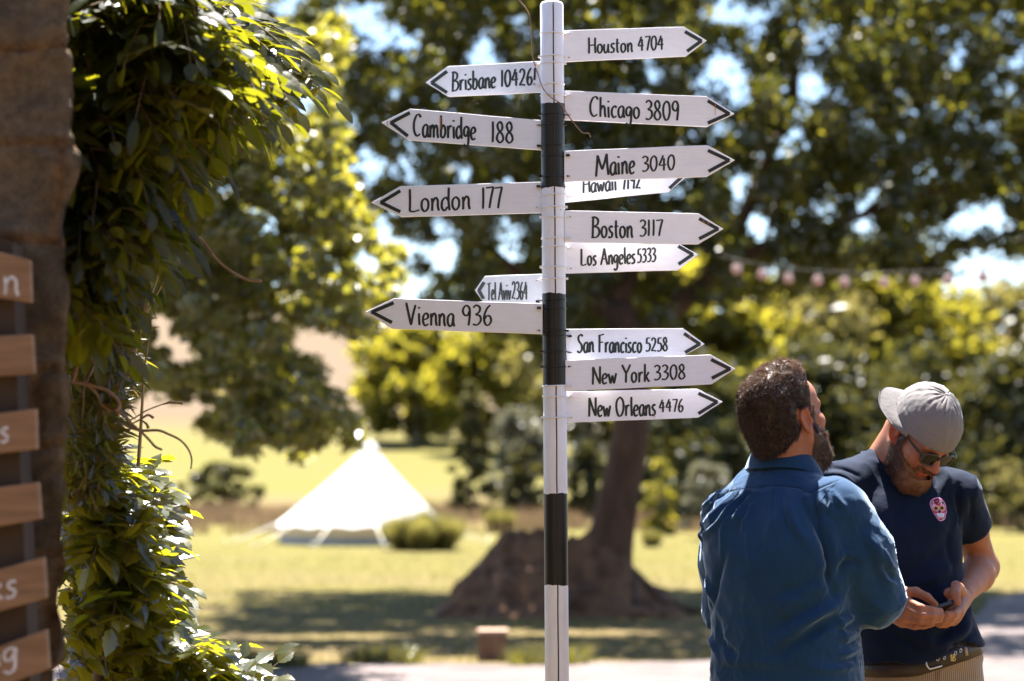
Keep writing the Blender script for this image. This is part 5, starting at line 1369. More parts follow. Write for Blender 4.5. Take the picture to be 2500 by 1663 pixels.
    T *= 1 - red[:, None] * np.array((.0, .22, .2)); T[lips & hd_] *= np.array((.9, .6, .62))
    me = fastmesh('body', V, Fq, True); tinted(me, T); link('body', me, M_skin, root)
    thick = .005 + (.008 + .016 * sstep(-.05, .05, f_)) * sstep(.03, .10, u_) + .003 * sstep(-.03, -.09, f_) * sstep(-.06, .0, u_)
    comb = lambda P: (lambda q: (np.stack([.5 * np.sign(q[:, 0]) * sstep(.06, .0, q[:, 2]), -1.5 + .8 * sstep(.0, .06, q[:, 1]) * sstep(.07, .11, q[:, 2]), -1.9 * sstep(.07, -.02, q[:, 2]) - .2], 1)) @ H.A)(H.loc(P))
    shell_and_hair('hair', root, M_hairA, V, Fq, m, thick, (48, .30), 17000, .016, .0012, comb, .24, 11, jitter=.2, lift=.55)
    thb = .006 + .006 * sstep(-.05, -.11, u_) * sstep(.03, .08, f_) + .004 * sstep(.0, .03, f_)
    combb = lambda P: np.tile(H.A[1] * .5 - H.A[2] * .9, (len(P), 1))
    shell_and_hair('beard', root, M_hairA, V, Fq, b, thb, (60, .3), 8000, .011, .0011, combb, .25, 21, lift=.5)
    # ---------------- shirt
    G = Field(axis_([(.36, 1.12, .0038)]), axis_([(4.12, 4.95, .0038)]), axis_([(.80, .95, .006), (.95, 1.56, .0038)]))
    hem = lambda X, Y, Z: (.86 + .012 * np.sin(X * 22) * np.cos(Y * 19)) - Z
    st = [(.84, .0, -.0, .188, .145), (.93, .0, 0, .186, .146), (1.02, .003, 0, .184, .142), (1.12, .003, -.006, .178, .142), (1.20, 0, -.016, .184, .142), (1.27, -.002, -.024, .190, .138), (1.325, -.004, -.026, .186, .130), (1.375, -.008, -.020, .172, .120), (1.418, -.012, -.004, .146, .106), (1.456, -.018, .014, .112, .090), (1.494, -.020, .031, .080, .073), (1.512, -.020, .032, .072, .068)]
    G.stack(tw(st), rt, fw, cut=hem, k=.02)
    Rs = {1: (.074, .076, .068), -1: (.066, .062, .056)}
    for q in (1, -1):
        a, b_, c = Rs[q]
        mid_ = (S[q] + E[q]) / 2 + (rt * .012 * q if q > 0 else -rt * .010)
        G.cone(S[q], mid_, a, b_, .035); G.cone(mid_, E[q], b_, c, .03)
        if q > 0: G.ell(np.array((.876, 4.46, 1.234)), (.044, .055, .055), None, .04)
        G.cone(E[q], Wr[q], c * .92, .045, .035)
        G.ell(L_(q * .125, .002, 1.388 if q > 0 else 1.374), (.075, .07, .055), np.array([rt, fw, up]), .04)
    SV, SF = G.mesh(); SV = relax(SV, SF, 2, .5)
    fx = lambda x, y: (1680 + .3717 * x, 1080 + .3717 * y)
    Rg, Vl = .0055, -.006
    fl = [([(290,335),(215,430),(150,500),(75,545)], .008, .008), ([(390,320),(300,400),(240,480),(140,590),(45,635)], .009, .010), ([(405,360),(350,430),(320,500)], .006, .007), ([(415,410),(370,510),(330,590)], .006, .007),
          ([(250,330),(170,400),(90,480)], .007, -.009), ([(330,345),(260,420),(180,530),(60,600)], .007, -.010), ([(385,350),(330,420),(290,480)], .006, -.007), ([(400,440),(345,540),(325,600)], .006, -.006),
          ([(200,335),(130,400),(80,445)], .006, .006),
          ([(785,350),(795,400),(810,460)], .007, .006), ([(850,350),(880,400),(895,450)], .006, .006), ([(925,320),(938,390),(930,440)], .006, .007), ([(955,325),(1000,395),(1040,430)], .007, .006),
          ([(825,340),(840,420),(880,560)], .007, -.009), ([(900,330),(912,400),(905,470)], .006, -.008), ([(945,340),(965,400),(985,440)], .006, -.006),
          ([(770,400),(830,520),(890,640),(925,760),(930,900),(970,1010)], .012, -.016), ([(930,560),(950,700),(940,830)], .010, .006),
          ([(655,340),(660,440),(690,530),(770,640)], .012, .006), ([(620,350),(630,470),(660,560),(730,660)], .010, -.005), ([(450,330),(440,500),(445,760)], .03, -.005),
          ([(560,1345),(700,1235),(850,1135),(990,1060)], .012, .009), ([(600,1385),(760,1275),(900,1190),(1050,1125)], .012, -.010), ([(540,1210),(680,1150),(840,1080),(960,980)], .014, -.006), ([(520,1010),(700,980),(860,900)], .02, -.006), ([(600,1060),(760,1000),(900,920)], .015, .006),
          ([(235,740),(190,870),(165,1010),(150,1110)], .012, -.010), ([(120,900),(150,1000),(160,1080)], .008, .008), ([(130,1180),(150,1280),(190,1380)], .009, .008), ([(200,1200),(230,1320),(330,1410)], .012, -.006),
          ([(170,1420),(320,1440),(520,1450),(800,1440)], .014, .0035), ([(180,1470),(330,1490),(560,1500)], .014, -.003),
          ([(1000,1190),(1060,1165),(1110,1130)], .006, .006), ([(985,1240),(1060,1215),(1115,1180)], .006, -.006), ([(1000,1285),(1070,1262),(1130,1235)], .006, .006), ([(1010,1340),(1080,1318),(1135,1290)], .006, -.006), ([(1000,1400),(1080,1375),(1140,1350)], .006, .006), ([(960,1450),(1060,1430),(1145,1410)], .006, -.006), ([(800,1480),(960,1490),(1140,1460)], .008, .006),
          ([(965,850),(985,765),(1040,740),(1105,760)], .010, .006), ([(985,870),(1010,800),(1060,775),(1110,800)], .012, -.007), ([(1180,620),(1260,740),(1300,860),(1330,960)], .014, .005), ([(1130,640),(1200,760),(1240,880),(1250,1000)], .016, -.006),
          ([(1300,730),(1330,800),(1375,850)], .008, .007), ([(1270,780),(1310,850),(1350,900)], .008, -.008), ([(1280,900),(1340,920),(1370,935)], .007, .005), ([(1060,1100),(1150,1130),(1240,1120)], .012, -.006), ([(1040,960),(1120,1040),(1230,1070)], .02, -.006)]
    SV = folds(SV, SF, fl, fx)
    seam = [([(175,348),(300,312),(400,300)], .0035, -.0022), ([(400,300),(560,285),(720,295),(800,330)], .0035, -.002), ([(800,330),(880,290),(990,245)], .0035, -.003), ([(820,345),(890,305),(1000,262)], .003, .0015)]
    SV = folds(SV, SF, seam, fx)
    SV = SV + vnorm(SV, SF) * (vnoise(SV, 13, .005, 3, (1, 1, .7)) + vnoise(SV, 34, .0018, 9) + creases(SV, 11, .0065, 5, (1, 1, .55)) + creases(SV, 22, .0036, 8, (1, 1, .6)) + creases(SV, 42, .0016, 3))[:, None]
    sh = link('denim_shirt', fastmesh('denim_shirt', SV, SF, True), M_denim, root)
    BSH = bvh(SV, SF)
    M_seam = pmat('denim_seam', (.006, .022, .052), (.010, .034, .075), scale=300, rough=.9)
    for pl in [[(178,348),(300,312),(400,300),(560,285),(720,295),(800,330),(880,290),(990,245)], [(985,250),(900,340),(852,450),(880,600),(925,730),(930,870)], [(560,300),(552,420),(548,560)]]:
        for dy in ((0, 7) if pl[0][1] == 348 else (0,)):
            pts = [hit(BSH, *fx(x, y + dy)) for x, y in catmull(pl, 14)]; pts = [p for p in pts if p is not None]
            mb = MB(); mb.tube(pts, .0010 if dy == 0 else .0006, 5); mb.build('seam', M_seam, sh)
    # collar: a stand and a folded leaf round the neck
    nc = L_(-.014, .028, 0); n = 60
    def ring(a, b, z, dz, back):
        out = []
        for i in range(n):
            t = 2 * math.pi * i / n; cr, cf = math.sin(t), math.cos(t)        # 0 = front
            p = nc + rt * a * cr + fw * b * cf; zz = z + .032 + dz * (-cf) * .5 + .003 * math.sin(3 * t + z * 40)
            out.append((p[0], p[1], zz))
        return out
    rings = [ring(.070, .069, 1.444, .036, 1), ring(.069, .068, 1.467, .042, 1), ring(.0675, .0665, 1.482, .048, 1), ring(.071, .070, 1.486, .048, 1), ring(.0765, .0755, 1.480, .046, 1), ring(.088, .087, 1.460, .042, 1), ring(.097, .096, 1.436, .036, 1), ring(.0955, .0945, 1.432, .036, 1), ring(.080, .078, 1.460, .042, 1)]
    CV = np.array([p for r__ in rings for p in r__]); CF = np.array([(i * n + j, i * n + (j + 1) % n, (i + 1) * n + (j + 1) % n, (i + 1) * n + j) for i in range(len(rings) - 1) for j in range(n)])
    CV = CV + vnorm(CV, CF) * vnoise(CV, 28, .0022, 5)[:, None]
    co = link('collar', fastmesh('collar', CV, CF, True), M_denim, sh); md = co.modifiers.new('s', 'SUBSURF'); md.levels = md.render_levels = 2
    # trousers and shoes, below the picture
    T_ = Field(axis_([(.35, .98, .011)]), axis_([(4.15, 4.75, .011)]), axis_([(.0, 1.0, .011)]))
    T_.stack([(.74, *O[:2], .17, .13), (.86, *O[:2], .178, .135), (.97, *O[:2], .172, .13)], rt, fw)
    for q in (1, -1): T_.cone(L_(q * .09, 0, .85), L_(q * .10, .01, .46), .098, .078, .03); T_.cone(L_(q * .10, .01, .46), L_(q * .105, -.015, .07), .078, .068, .02)
    TV, TF = T_.mesh(); link('trousers', fastmesh('trousers', relax(TV, TF, 2), TF, True), M_dark, root)
    for q in (1, -1): shoe(root, L_(q * .112, .06, 0), fw, rt)
def shoe(root, c, fw, rt):
    F = Field(axis_([(c[0] - .2, c[0] + .2, .008)]), axis_([(c[1] - .2, c[1] + .2, .008)]), axis_([(-.004, .14, .007)]))
    up = np.array((0, 0, 1.0)); c = np.array(c)
    A = np.array([rt, fw, up])
    F.ell(c + fw * .04 + up * .035, (.046, .105, .036), A, .02); F.ell(c - fw * .07 + up * .045, (.038, .06, .05), A, .03); F.cone(c - fw * .07 + up * .05, c - fw * .075 + up * .11, .045, .043, .03)
    V, Q = F.mesh(); V = relax(V, Q, 1)
    V[:, 2] = np.maximum(V[:, 2], .003)
    link('shoe', fastmesh('shoe', V, Q, True), M_shoe, root)
man_denim()
# ================================================================== the man in the grey cap, bent over his phone
def man_cap():
    ph = R(13); fw = np.array((math.sin(ph), -math.cos(ph), 0)); rt = np.array((fw[1], -fw[0], 0)); up = np.array((0, 0, 1.0))
    px = lambda x, y, Y: np.array(tuple(at(x, y, Y)))
    O = np.array((1.060, 4.92, 0))
    L_ = lambda r_, f, z: O + rt * r_ + fw * f + up * z
    root = thing('person', 'man in backward grey cap, sunglasses and navy shirt bent over his phone', 'person', tuple(O))
    C = px(2247, 1058, 4.81)
    H = Head(C, (.32, -.62, -.715), (.41, -.61, .68), .925)
    nb = px(2176, 1135, 4.935)
    F = Field(axis_([(.74, 1.40, .0032)]), axis_([(4.52, 5.02, .0032), (5.02, 5.25, .008)]), axis_([(0, 1.04, .012), (1.04, 1.26, .0032), (1.26, 1.36, .005), (1.36, 1.76, .0032)]))
    H.build(F, nb, (.056, .064)); F.cone(H.w((0, -.055, -.040)), nb + np.array((-.006, .03, -.01)), .044, .058, .03)
    X0 = 1.023 - 1.060
    lev = [(.84, .0, 0, .15, .11), (.95, 0, 0, .155, .115), (1.05, -.005, 0, .145, .105), (1.2, -.03, .01, .142, .105), (1.33, -.037, .015, .15, .10), (1.41, -.038, .0, .135, .085), (1.46, -.04, -.01, .09, .065), (1.49, -.045, -.012, .06, .055)]
    tw = lambda l_: [(z, O[0] + a, O[1] + fw[1] * b, w_, d_) for z, a, b, w_, d_ in l_]
    F.stack(tw(lev), rt, fw)
    # arms: image right = his left
    SL, EL, WL = px(2338, 1205, 4.93), px(2400, 1384, 5.06), px(2350, 1452, 4.83)
    SR, ER, WR = px(2030, 1190, 4.86), px(2012, 1415, 4.86), px(2160, 1483, 4.68)
    F.chain([SL, (SL + EL) / 2, EL], [.050, .0435, .040], .02); F.chain([EL, EL + (WL - EL) * .3, WL], [.041, .043, .0275], .02)
    F.chain([SR, (SR + ER) / 2, ER], [.050, .0435, .040], .02); F.chain([ER, ER + (WR - ER) * .3, WR], [.041, .042, .028], .02)
    Pq = lambda L: [px(*p) for p in L]
    # his right hand (image left)
    kn = Pq([(2210, 1465, 4.615), (2215, 1487, 4.605), (2211, 1507, 4.61), (2203, 1521, 4.625)])
    for k_ in kn: F.cone(WR, k_, .019, .0125, .014)
    F.ell((WR + kn[1] + kn[2]) / 3 , (.030, .022, .028), None, .015)
    F.chain(Pq([(2210, 1465, 4.615), (2246, 1483, 4.588), (2274, 1489, 4.598), (2297, 1491, 4.615)]), [.0112, .0095, .0087, .0072], .004)
    F.chain(Pq([(2215, 1487, 4.605), (2249, 1501, 4.582), (2276, 1503, 4.592), (2300, 1503, 4.608)]), [.0112, .0097, .0088, .0073], .004)
    F.chain(Pq([(2211, 1507, 4.61), (2245, 1517, 4.59), (2272, 1517, 4.598), (2296, 1514, 4.612)]), [.0106, .0092, .0084, .007], .004)
    F.chain(Pq([(2203, 1521, 4.625), (2232, 1530, 4.608), (2256, 1529, 4.612), (2277, 1525, 4.622)]), [.0098, .0082, .0074, .0063], .004)
    F.chain(Pq([(2172, 1466, 4.69), (2206, 1446, 4.665), (2236, 1445, 4.645), (2263, 1458, 4.634), (2283, 1475, 4.632)]), [.017, .0145, .0118, .0105, .0082], .005)
    # his left hand (image right)
    kl = Pq([(2341, 1490, 4.70), (2338, 1501, 4.705), (2333, 1510, 4.715), (2326, 1517, 4.73)])
    for k_ in kl: F.cone(WL, k_, .020, .0125, .014)
    F.chain(Pq([(2341, 1490, 4.70), (2329, 1499, 4.655), (2312, 1501, 4.643), (2299, 1498, 4.65)]), [.0115, .0098, .009, .0075], .004)
    F.chain(Pq([(2338, 1501, 4.705), (2322, 1510, 4.655), (2305, 1512, 4.645), (2292, 1509, 4.65)]), [.0115, .0098, .009, .0075], .004)
    F.chain(Pq([(2333, 1510, 4.715), (2315, 1519, 4.67), (2299, 1520, 4.66), (2287, 1517, 4.662)]), [.0108, .0092, .0085, .007], .004)
    F.chain(Pq([(2326, 1517, 4.73), (2309, 1525, 4.69), (2295, 1526, 4.68), (2284, 1523, 4.68)]), [.0098, .0083, .0076, .0065], .004)
    F.chain(Pq([(2348, 1456, 4.80), (2340, 1438, 4.74), (2334, 1430, 4.69), (2333, 1450, 4.655), (2338, 1471, 4.645)]), [.019, .0155, .0122, .0112, .0085], .005)
    F.cone(px(2345, 1462, 4.80), px(2316, 1448, 4.745), .018, .013, .012); F.cone(px(2345, 1470, 4.80), px(2322, 1482, 4.73), .02, .015, .012)
    for q in (1, -1):
        h_, k_, a_ = L_(q * .085, 0, .85), L_(q * .10, .02, .47), L_(q * .11, -.02, .08)
        F.cone(h_, k_, .08, .055, .03); F.cone(k_, a_, .053, .04, .02); F.cone(a_, L_(q * .12, .16, .04), .04, .028, .02)
    V, Fq = F.mesh(); V = relax(V, Fq, 1, .35)
    lo = H.loc(V); r_, f_, u_ = lo.T; ar = np.abs(r_)
    hd_ = (np.linalg.norm(lo, axis=1) < .19) & (V[:, 2] > 1.43)
    back = sstep(-.025, -.040, f_) * sstep(-.02, -.005, u_)
    mid = sstep(.004, -.004, f_) * sstep(-.03, -.01, u_ - (f_ + .034) * 2.0) * sstep(-.045, -.035, f_)
    m = np.clip(np.maximum(np.maximum(back, mid), sstep(.015, .03, u_) * sstep(.05, .04, f_)), 0, 1) * hd_
    ear = (ar > .073) & (f_ > -.045) & (f_ < .012) & (u_ > -.04) & (u_ < .026); m[ear] = 0
    bd = sstep(.0, .012, -.020 - (f_ - .012) * .50 - u_) * sstep(-.004, .008, f_) * sstep(-.155, -.14, u_)
    side = sstep(-.002, .006, f_) * sstep(.034, .026, f_) * sstep(.03, .02, u_) * sstep(-.06, -.02, u_) * (ar > .05)
    mou = sstep(.078, .086, f_) * sstep(-.036, -.042, u_) * sstep(-.060, -.055, u_) * (ar < .036)
    lips = (ar < .022) & (u_ < -.053) & (u_ > -.077) & (f_ > .080)
    b = np.clip(np.maximum(np.maximum(bd, side), mou), 0, 1) * hd_ * (~lips); b[ear] = 0
    T = np.ones((len(V), 3))
    ez = hd_ & (ar > .068) & (f_ > -.05) & (f_ < .02) & (u_ > -.045) & (u_ < .04); T[ez] *= np.array((1.1, .72, .66))
    nose = np.exp(-(ar / .018) ** 2 - ((f_ - .118) / .02) ** 2 - ((u_ + .028) / .016) ** 2) * hd_
    T *= 1 - nose[:, None] * np.array((0, .25, .22)); T[lips & hd_] *= np.array((.95, .50, .50))
    me = fastmesh('body', V, Fq, True); tinted(me, T); link('body', me, M_skin, root)
    comb = lambda P: np.tile(-H.A[2] * .8 - H.A[1] * .3, (len(P), 1))
    shell_and_hair('hair', root, M_hairB, V, Fq, m, np.full(len(V), .004), (60, .3), 4000, .010, .0011, comb, .2, 31)
    thb = .005 + .004 * sstep(-.06, -.115, u_) * sstep(.02, .07, f_) + .005 * sstep(-.0, .03, f_)
    combb = lambda P: np.tile(H.A[1] * .35 - H.A[2] * 1.0, (len(P), 1))
    shell_and_hair('beard', root, [M_hairB, M_ginger], V, Fq, b, thb, (60, .3), 10000, .009, .0010, combb, .25, 41, lift=.45, mix=lambda P: sstep(.045, .10, H.loc(P)[:, 1]))
    # ---------------- cap, worn backwards
    M_cap = cloth('grey_cap_cotton', (.17, .16, .165), (.205, .195, .20), sheen=.1)
    M_eye = pmat('cap_stitching', (.10, .095, .10), rough=.8)
    cc = np.array((0, -.006, .036)); rx, ry, rz = .0875, .1085, .106; AB = R(125); nA, nE = 144, 44
    def crown(a, t):                                        # a: 0 = forehead, t: 0 rim .. 1 top
        e0 = R(-8) + R(12) * (.5 - .5 * math.cos(a)); e0 += R(3) * math.cos(2 * a)
        e = e0 + (math.pi / 2 - e0) * t; ce, se = math.cos(e), math.sin(e)
        p = np.array((rx * math.sin(a) * ce, ry * math.cos(a) * ce, rz * se * (1 + .10 * max(0, -math.cos(a)) * ce)))
        sm_ = abs(math.sin(a * 3)); pan = .0022 * (sm_ ** .5) * math.sin(math.pi * min(1, t * 1.0)) ** .5
        nn = np.array((math.sin(a) * ce, math.cos(a) * ce, se))
        wr = .0022 * math.sin(a * 17 + 3 * t) * sstep(.45, .95, t) * (1 - sstep(.93, 1, t)) + .0022 * mnoise.noise(Vector((math.sin(a) * 3, math.cos(a) * 3, t * 4))) + .0016 * mnoise.noise(Vector((math.sin(a) * 8, math.cos(a) * 8, t * 9)))
        band = -.0012 * math.exp(-((t - .20) / .012) ** 2)
        return cc + p + nn * (pan + wr + band)
    CV = [H.w(crown(2 * math.pi * i / nA, j / nE * .995)) for j in range(nE + 1) for i in range(nA)]
    CF = [(j * nA + i, j * nA + (i + 1) % nA, (j + 1) * nA + (i + 1) % nA, (j + 1) * nA + i) for j in range(nE) for i in range(nA)]
    cap = link('cap', fastmesh('cap', CV, CF, True), M_cap, root)
    md = cap.modifiers.new('solid', 'SOLIDIFY'); md.thickness = .002; md.offset = -1
    bb = MB(); t_ = H.w(crown(0, .999)); bm_ = Matrix([list(r__) for r__ in H.A]).transposed()
    bb.lathe(t_, [(.0075, -.002), (.0075, .002), (.005, .0045), (.0001, .005)], 16, M=bm_); bb.build('cap_button', M_cap, cap)
    for i in range(6):
        a = math.pi / 6 + i * math.pi / 3; c_ = crown(a, .62); p = H.w(c_); nn = Vector(tuple((np.array(crown(a, .62)) - cc) / np.array((rx, ry, rz)) ** 2 @ H.A)).normalized()
        e_ = MB(); u1 = nn.orthogonal().normalized(); v1 = nn.cross(u1)
        e_.tube([Vector(p) + nn * .0012 + (u1 * math.cos(q * .3142) + v1 * math.sin(q * .3142)) * .0034 for q in range(21)], .0009, 6, cap=False); e_.build('eyelet', M_eye, cap)
    # brim: a curved plate behind
    BV = []; nb_, nr = 40, 10
    for side_ in (1, -1):
        for j in range(nr + 1):
            for i in range(nb_ + 1):
                s_ = -1 + 2 * i / nb_; a = AB - s_ * 1.0; t = j / nr
                p0 = crown(a, .02); ext = .056 * (max(0, 1 - abs(s_) ** 2.6)) ** .55
                q = p0 + np.array((math.sin(AB) * ext * t, math.cos(AB) * ext * t, (-.004 - .010 * s_ * s_) * t + .0014 * side_)); BV.append(H.w(q))
    m1 = nb_ + 1; BF = []
    for sd_ in (0, 1):
        o_ = sd_ * m1 * (nr + 1)
        for j in range(nr):
            for i in range(nb_):
                f4 = (o_ + j * m1 + i, o_ + j * m1 + i + 1, o_ + (j + 1) * m1 + i + 1, o_ + (j + 1) * m1 + i); BF.append(f4 if sd_ else f4[::-1])
    o_ = m1 * (nr + 1)
    for i in range(nb_): BF.append((nr * m1 + i, nr * m1 + i + 1, o_ + nr * m1 + i + 1, o_ + nr * m1 + i))
    link('cap_brim', fastmesh('cap_brim', BV, BF, True), M_cap, cap)
    # ---------------- sunglasses
    M_fr = pmat('black_acetate', (.008, .007, .007), rough=.22, spec=.6)
    ml, t, o = nodes('dark_lens'); bs = N(t, 'ShaderNodeBsdfPrincipled', Roughness=.08); bs.inputs['Base Color'].default_value = (.006, .005, .005, 1); bs.inputs['Specular IOR Level'].default_value = .15; t.links.new(bs.outputs[0], o.inputs[0])
    gl = None
    fr = MB()
    def lensprof(q): return [(q * .0035 + q * .026 + q * .0255 * math.copysign(abs(math.cos(a)) ** .55, math.cos(a)), .0195 * math.copysign(abs(math.sin(a)) ** .6, math.sin(a))) for a in [2 * math.pi * i / 32 for i in range(32)]]
    def gp(x, z): return H.w((x, .1085 - 2.4 * x * x, -.002 + z + .0))
    for q in (-1, 1):
        fr.tube([gp(x, z) for x, z in lensprof(q)] + [gp(*lensprof(q)[0])], .0021, 6, cap=False)
        x0 = q * .0545
        fr.tube([gp(x0, .010), H.w((q * .066, .096, .009)), H.w((q * .0755, .05, .010)), H.w((q * .083, .0, .012)), H.w((q * .083, -.018, .006)), H.w((q * .082, -.032, -.012))], [.0030, .0032, .0026, .0024, .0022, .002], 6)
    fr.tube([gp(-.006, .006), H.w((0, .111, .008)), gp(.006, .006)], .0022, 6)
    gl = fr.build('sunglasses', M_fr, root)
    for q in (-1, 1):
        lb = MB(); pr = lensprof(q); cx = q * .0295
        for k_, (sc) in enumerate((1.0, .5)): pass
        vs = [gp(cx, 0)] + [gp(cx + (x - cx) * .55, z * .55) for x, z in pr] + [gp(x, z) for x, z in pr]; n = len(pr)
        fs = [(0, 1 + i, 1 + (i + 1) % n) for i in range(n)] + [(1 + i, 1 + n + i, 1 + n + (i + 1) % n, 1 + (i + 1) % n) for i in range(n)]
        lb.add(vs, fs, 0, True); lb.build('lens', ml, gl)
    # ---------------- T-shirt
    G = Field(axis_([(.74, 1.42, .0044)]), axis_([(4.60, 5.16, .0044)]), axis_([(.90, 1.56, .0044)]))
    def hem(X, Y, Z):
        return (.982 + .30 * np.clip(X - 1.01, 0, .17) + .006 * np.sin(X * 40) + .005 * np.sin(X * 23 + Y * 30)) - Z
    st = [(.95, .006, 0, .182, .143), (1.02, .006, .003, .178, .140), (1.08, -.004, .004, .166, .130), (1.15, -.020, .008, .160, .124), (1.24, -.032, .014, .160, .122), (1.33, -.037, .018, .166, .117), (1.40, -.038, .010, .156, .102), (1.445, -.040, .0, .120, .082), (1.475, -.044, -.006, .086, .070), (1.495, -.046, -.008, .070, .064)]
    G.stack(tw(st), rt, fw, cut=hem)
    def sleeve(S, E, cutt, r0, r1):
        a, b_ = S, S + (E - S) * cutt; ax = (E - S) / np.linalg.norm(E - S); ab = b_ - a; LL = ab @ ab
        def fn(X, Y, Z):
            tt = np.clip(((X - a[0]) * ab[0] + (Y - a[1]) * ab[1] + (Z - a[2]) * ab[2]) / LL, 0, 1)
            d = np.sqrt((X - a[0] - tt * ab[0]) ** 2 + (Y - a[1] - tt * ab[1]) ** 2 + (Z - a[2] - tt * ab[2]) ** 2) - (r0 + (r1 - r0) * tt)
            return np.maximum(d, (X - b_[0]) * ax[0] + (Y - b_[1]) * ax[1] + (Z - b_[2]) * ax[2])
        G.put(fn, np.minimum(a, b_) - r0, np.maximum(a, b_) + r0, .025)
    sleeve(SL, EL, .50, .062, .060); sleeve(SR, ER, .52, .062, .060)
    G.ell(SL - up * .0 + rt * .03, (.075, .07, .055), np.array([rt, fw, up]), .03); G.ell(SR - rt * .03, (.075, .07, .055), np.array([rt, fw, up]), .03)
    nk = px(2150, 1138, 4.925); G.cone(nk, SR + rt * -.02 + up * .005, .052, .052, .03); G.cone(px(2200, 1140, 4.94), SL + rt * .02, .050, .052, .03)
    SV, SF = G.mesh(); SV = relax(SV, SF, 2, .5)
    fx = lambda x, y: (1700 + .5185 * x, 850 + .5185 * y)
    fl = [([(640,560),(700,570),(760,600)], .008, -.006), ([(600,590),(680,600),(740,640)], .008, .005), ([(1090,560),(1130,600),(1120,660)], .010, -.008), ([(1130,540),(1180,600),(1160,680)], .010, .007), ([(1240,640),(1230,720),(1240,820)], .010, -.009), ([(1210,700),(1225,780),(1222,840)], .008, .005),
          ([(1200,860),(1190,940),(1210,1040)], .012, -.006), ([(1180,900),(1100,1000),(1000,1060)], .018, -.007), ([(1225,1000),(1130,1080),(1040,1110)], .014, .006), ([(1260,1180),(1200,1260),(1090,1330)], .014, .008), ([(1275,1230),(1220,1300),(1120,1380)], .010, -.009), ([(1290,1290),(1240,1350),(1150,1400)], .010, .008),
          ([(1310,1340),(1250,1390),(1190,1410)], .008, -.007), ([(980,1340),(1060,1380),(1180,1400)], .012, .006), ([(900,1330),(980,1370),(1080,1420)], .010, -.006), ([(1280,520),(1310,600),(1320,700)], .010, .004), ([(1290,700),(1300,760),(1290,830)], .008, -.005), ([(980,640),(940,760),(950,900)], .02, -.005)]
    SV = folds(SV, SF, fl, fx)
    SV = SV + vnorm(SV, SF) * (vnoise(SV, 14, .004, 13) + vnoise(SV, 36, .0014, 19) + creases(SV, 10, .005, 15, (1, 1, .6)))[:, None]
    sh = link('navy_t_shirt', fastmesh('navy_t_shirt', SV, SF, True), M_navy, root)
    # ribbed neckline, following the photographed edge in front and the neck behind
    BS = bvh(SV, SF)
    nl = [px(x, y, 4.9) for x, y in []]
    n_ = 56; ring = []
    for i in range(n_):
        a = 2 * math.pi * i / n_; cr, cf = math.sin(a), math.cos(a)
        c_ = px(2174, 1120, 4.925); p = c_ + rt * .073 * cr + fw * (.074 * cf) ; p[2] += -.036 * max(0, cf) + .016 * max(0, -cf) + .010 * cr * cr
        ring.append(tuple(p))
    rb = MB(); rb.tube(ring + [ring[0]], .0062, 8, cap=False, squash=.6); rb.build('neck_rib', M_navy, sh)
    # embroidered sugar skull badge on the chest (eye rings, rose, teeth)
    badge(sh, BS)
    # ---------------- trousers, belt
    M_cord = cord_mat(rt)
    T_ = Field(axis_([(.80, 1.36, .0075)]), axis_([(4.68, 5.16, .0075)]), axis_([(.0, .80, .014), (.80, 1.06, .006)]))
    tl = [(.74, .0, 0, .165, .125), (.84, .005, 0, .178, .132), (.92, .006, 0, .176, .134), (1.00, .006, .0, .168, .130), (1.06, .004, 0, .162, .126)]
    ZB = lambda X: .974 + .24 * np.maximum(0, X - 1.03) + .06 * np.minimum(0, X - 1.03)
    tilt = lambda X, Y, Z: Z - (ZB(X) + .028)
    T_.stack(tw(tl), rt, fw, cut=tilt)
    for q in (1, -1): T_.cone(L_(q * .085, 0, .85), L_(q * .10, .02, .47), .095, .075, .03); T_.cone(L_(q * .10, .02, .47), L_(q * .11, -.02, .07), .075, .066, .02)
    TV, TF = T_.mesh(); TV = relax(TV, TF, 2)
    f3 = lambda x, y: (2130 + .1932 * x, 1360 + .1932 * y)
    TV = folds(TV, TF, [([(835,1420),(812,1480),(805,1600)], .004, -.005), ([(860,1440),(838,1500),(830,1640)], .006, .004), ([(860,1420),(1000,1360),(1160,1300),(1280,1240)], .006, .003), ([(1330,1180),(1390,1300),(1420,1460)], .012, .004), ([(40,1340),(200,1370),(350,1400)], .003, -.003), ([(30,1375),(200,1400),(345,1430)], .003, -.003), ([(1000,1440),(1120,1480),(1260,1500)], .012, -.004)], f3)
    tr = link('corduroy_trousers', fastmesh('corduroy_trousers', TV, TF, True), M_cord, root)
    for q in (1, -1): shoe(root, L_(q * .118, .06, 0), fw, rt)
    BT = bvh(TV, TF)
    M_belt = pmat('dark_brown_belt', (.022, .013, .010), (.034, .020, .014), scale=30, rough=.45, bump=.2)
    M_met = pmat('brushed_steel', (.62, .60, .58), rough=.3, metal=1.0); M_gold = pmat('gold_foil', (.75, .50, .14), rough=.35, metal=.6); M_loop = pmat('cord_loop', (.42, .31, .21), rough=.9)
    cB = np.array((O[0] + .006, O[1], 0)); n_ = 96; rows = []
    zb = ZB
    for (off, dz) in [(.0, .020), (.0045, .0195), (.0045, -.0195), (.0, -.020)]:
        row = []
        for i in range(n_):
            a = 2 * math.pi * i / n_; d = rt * math.sin(a) + fw * math.cos(a); X = cB[0] + d[0] * .17
            z = zb(X) + dz
            h_ = BT.ray_cast(Vector(tuple(cB + d * .4 + up * z)), Vector(tuple(-d)))[0]
            p = np.array(h_) if h_ is not None else cB + d * .16 + up * z
            if h_ is None or math.hypot(p[0] - cB[0], p[1] - cB[1]) < .11: p = cB + (rt * .165 * math.sin(a) + fw * .128 * math.cos(a)) + up * z
            row.append(p + d * off)
        rows.append(row)
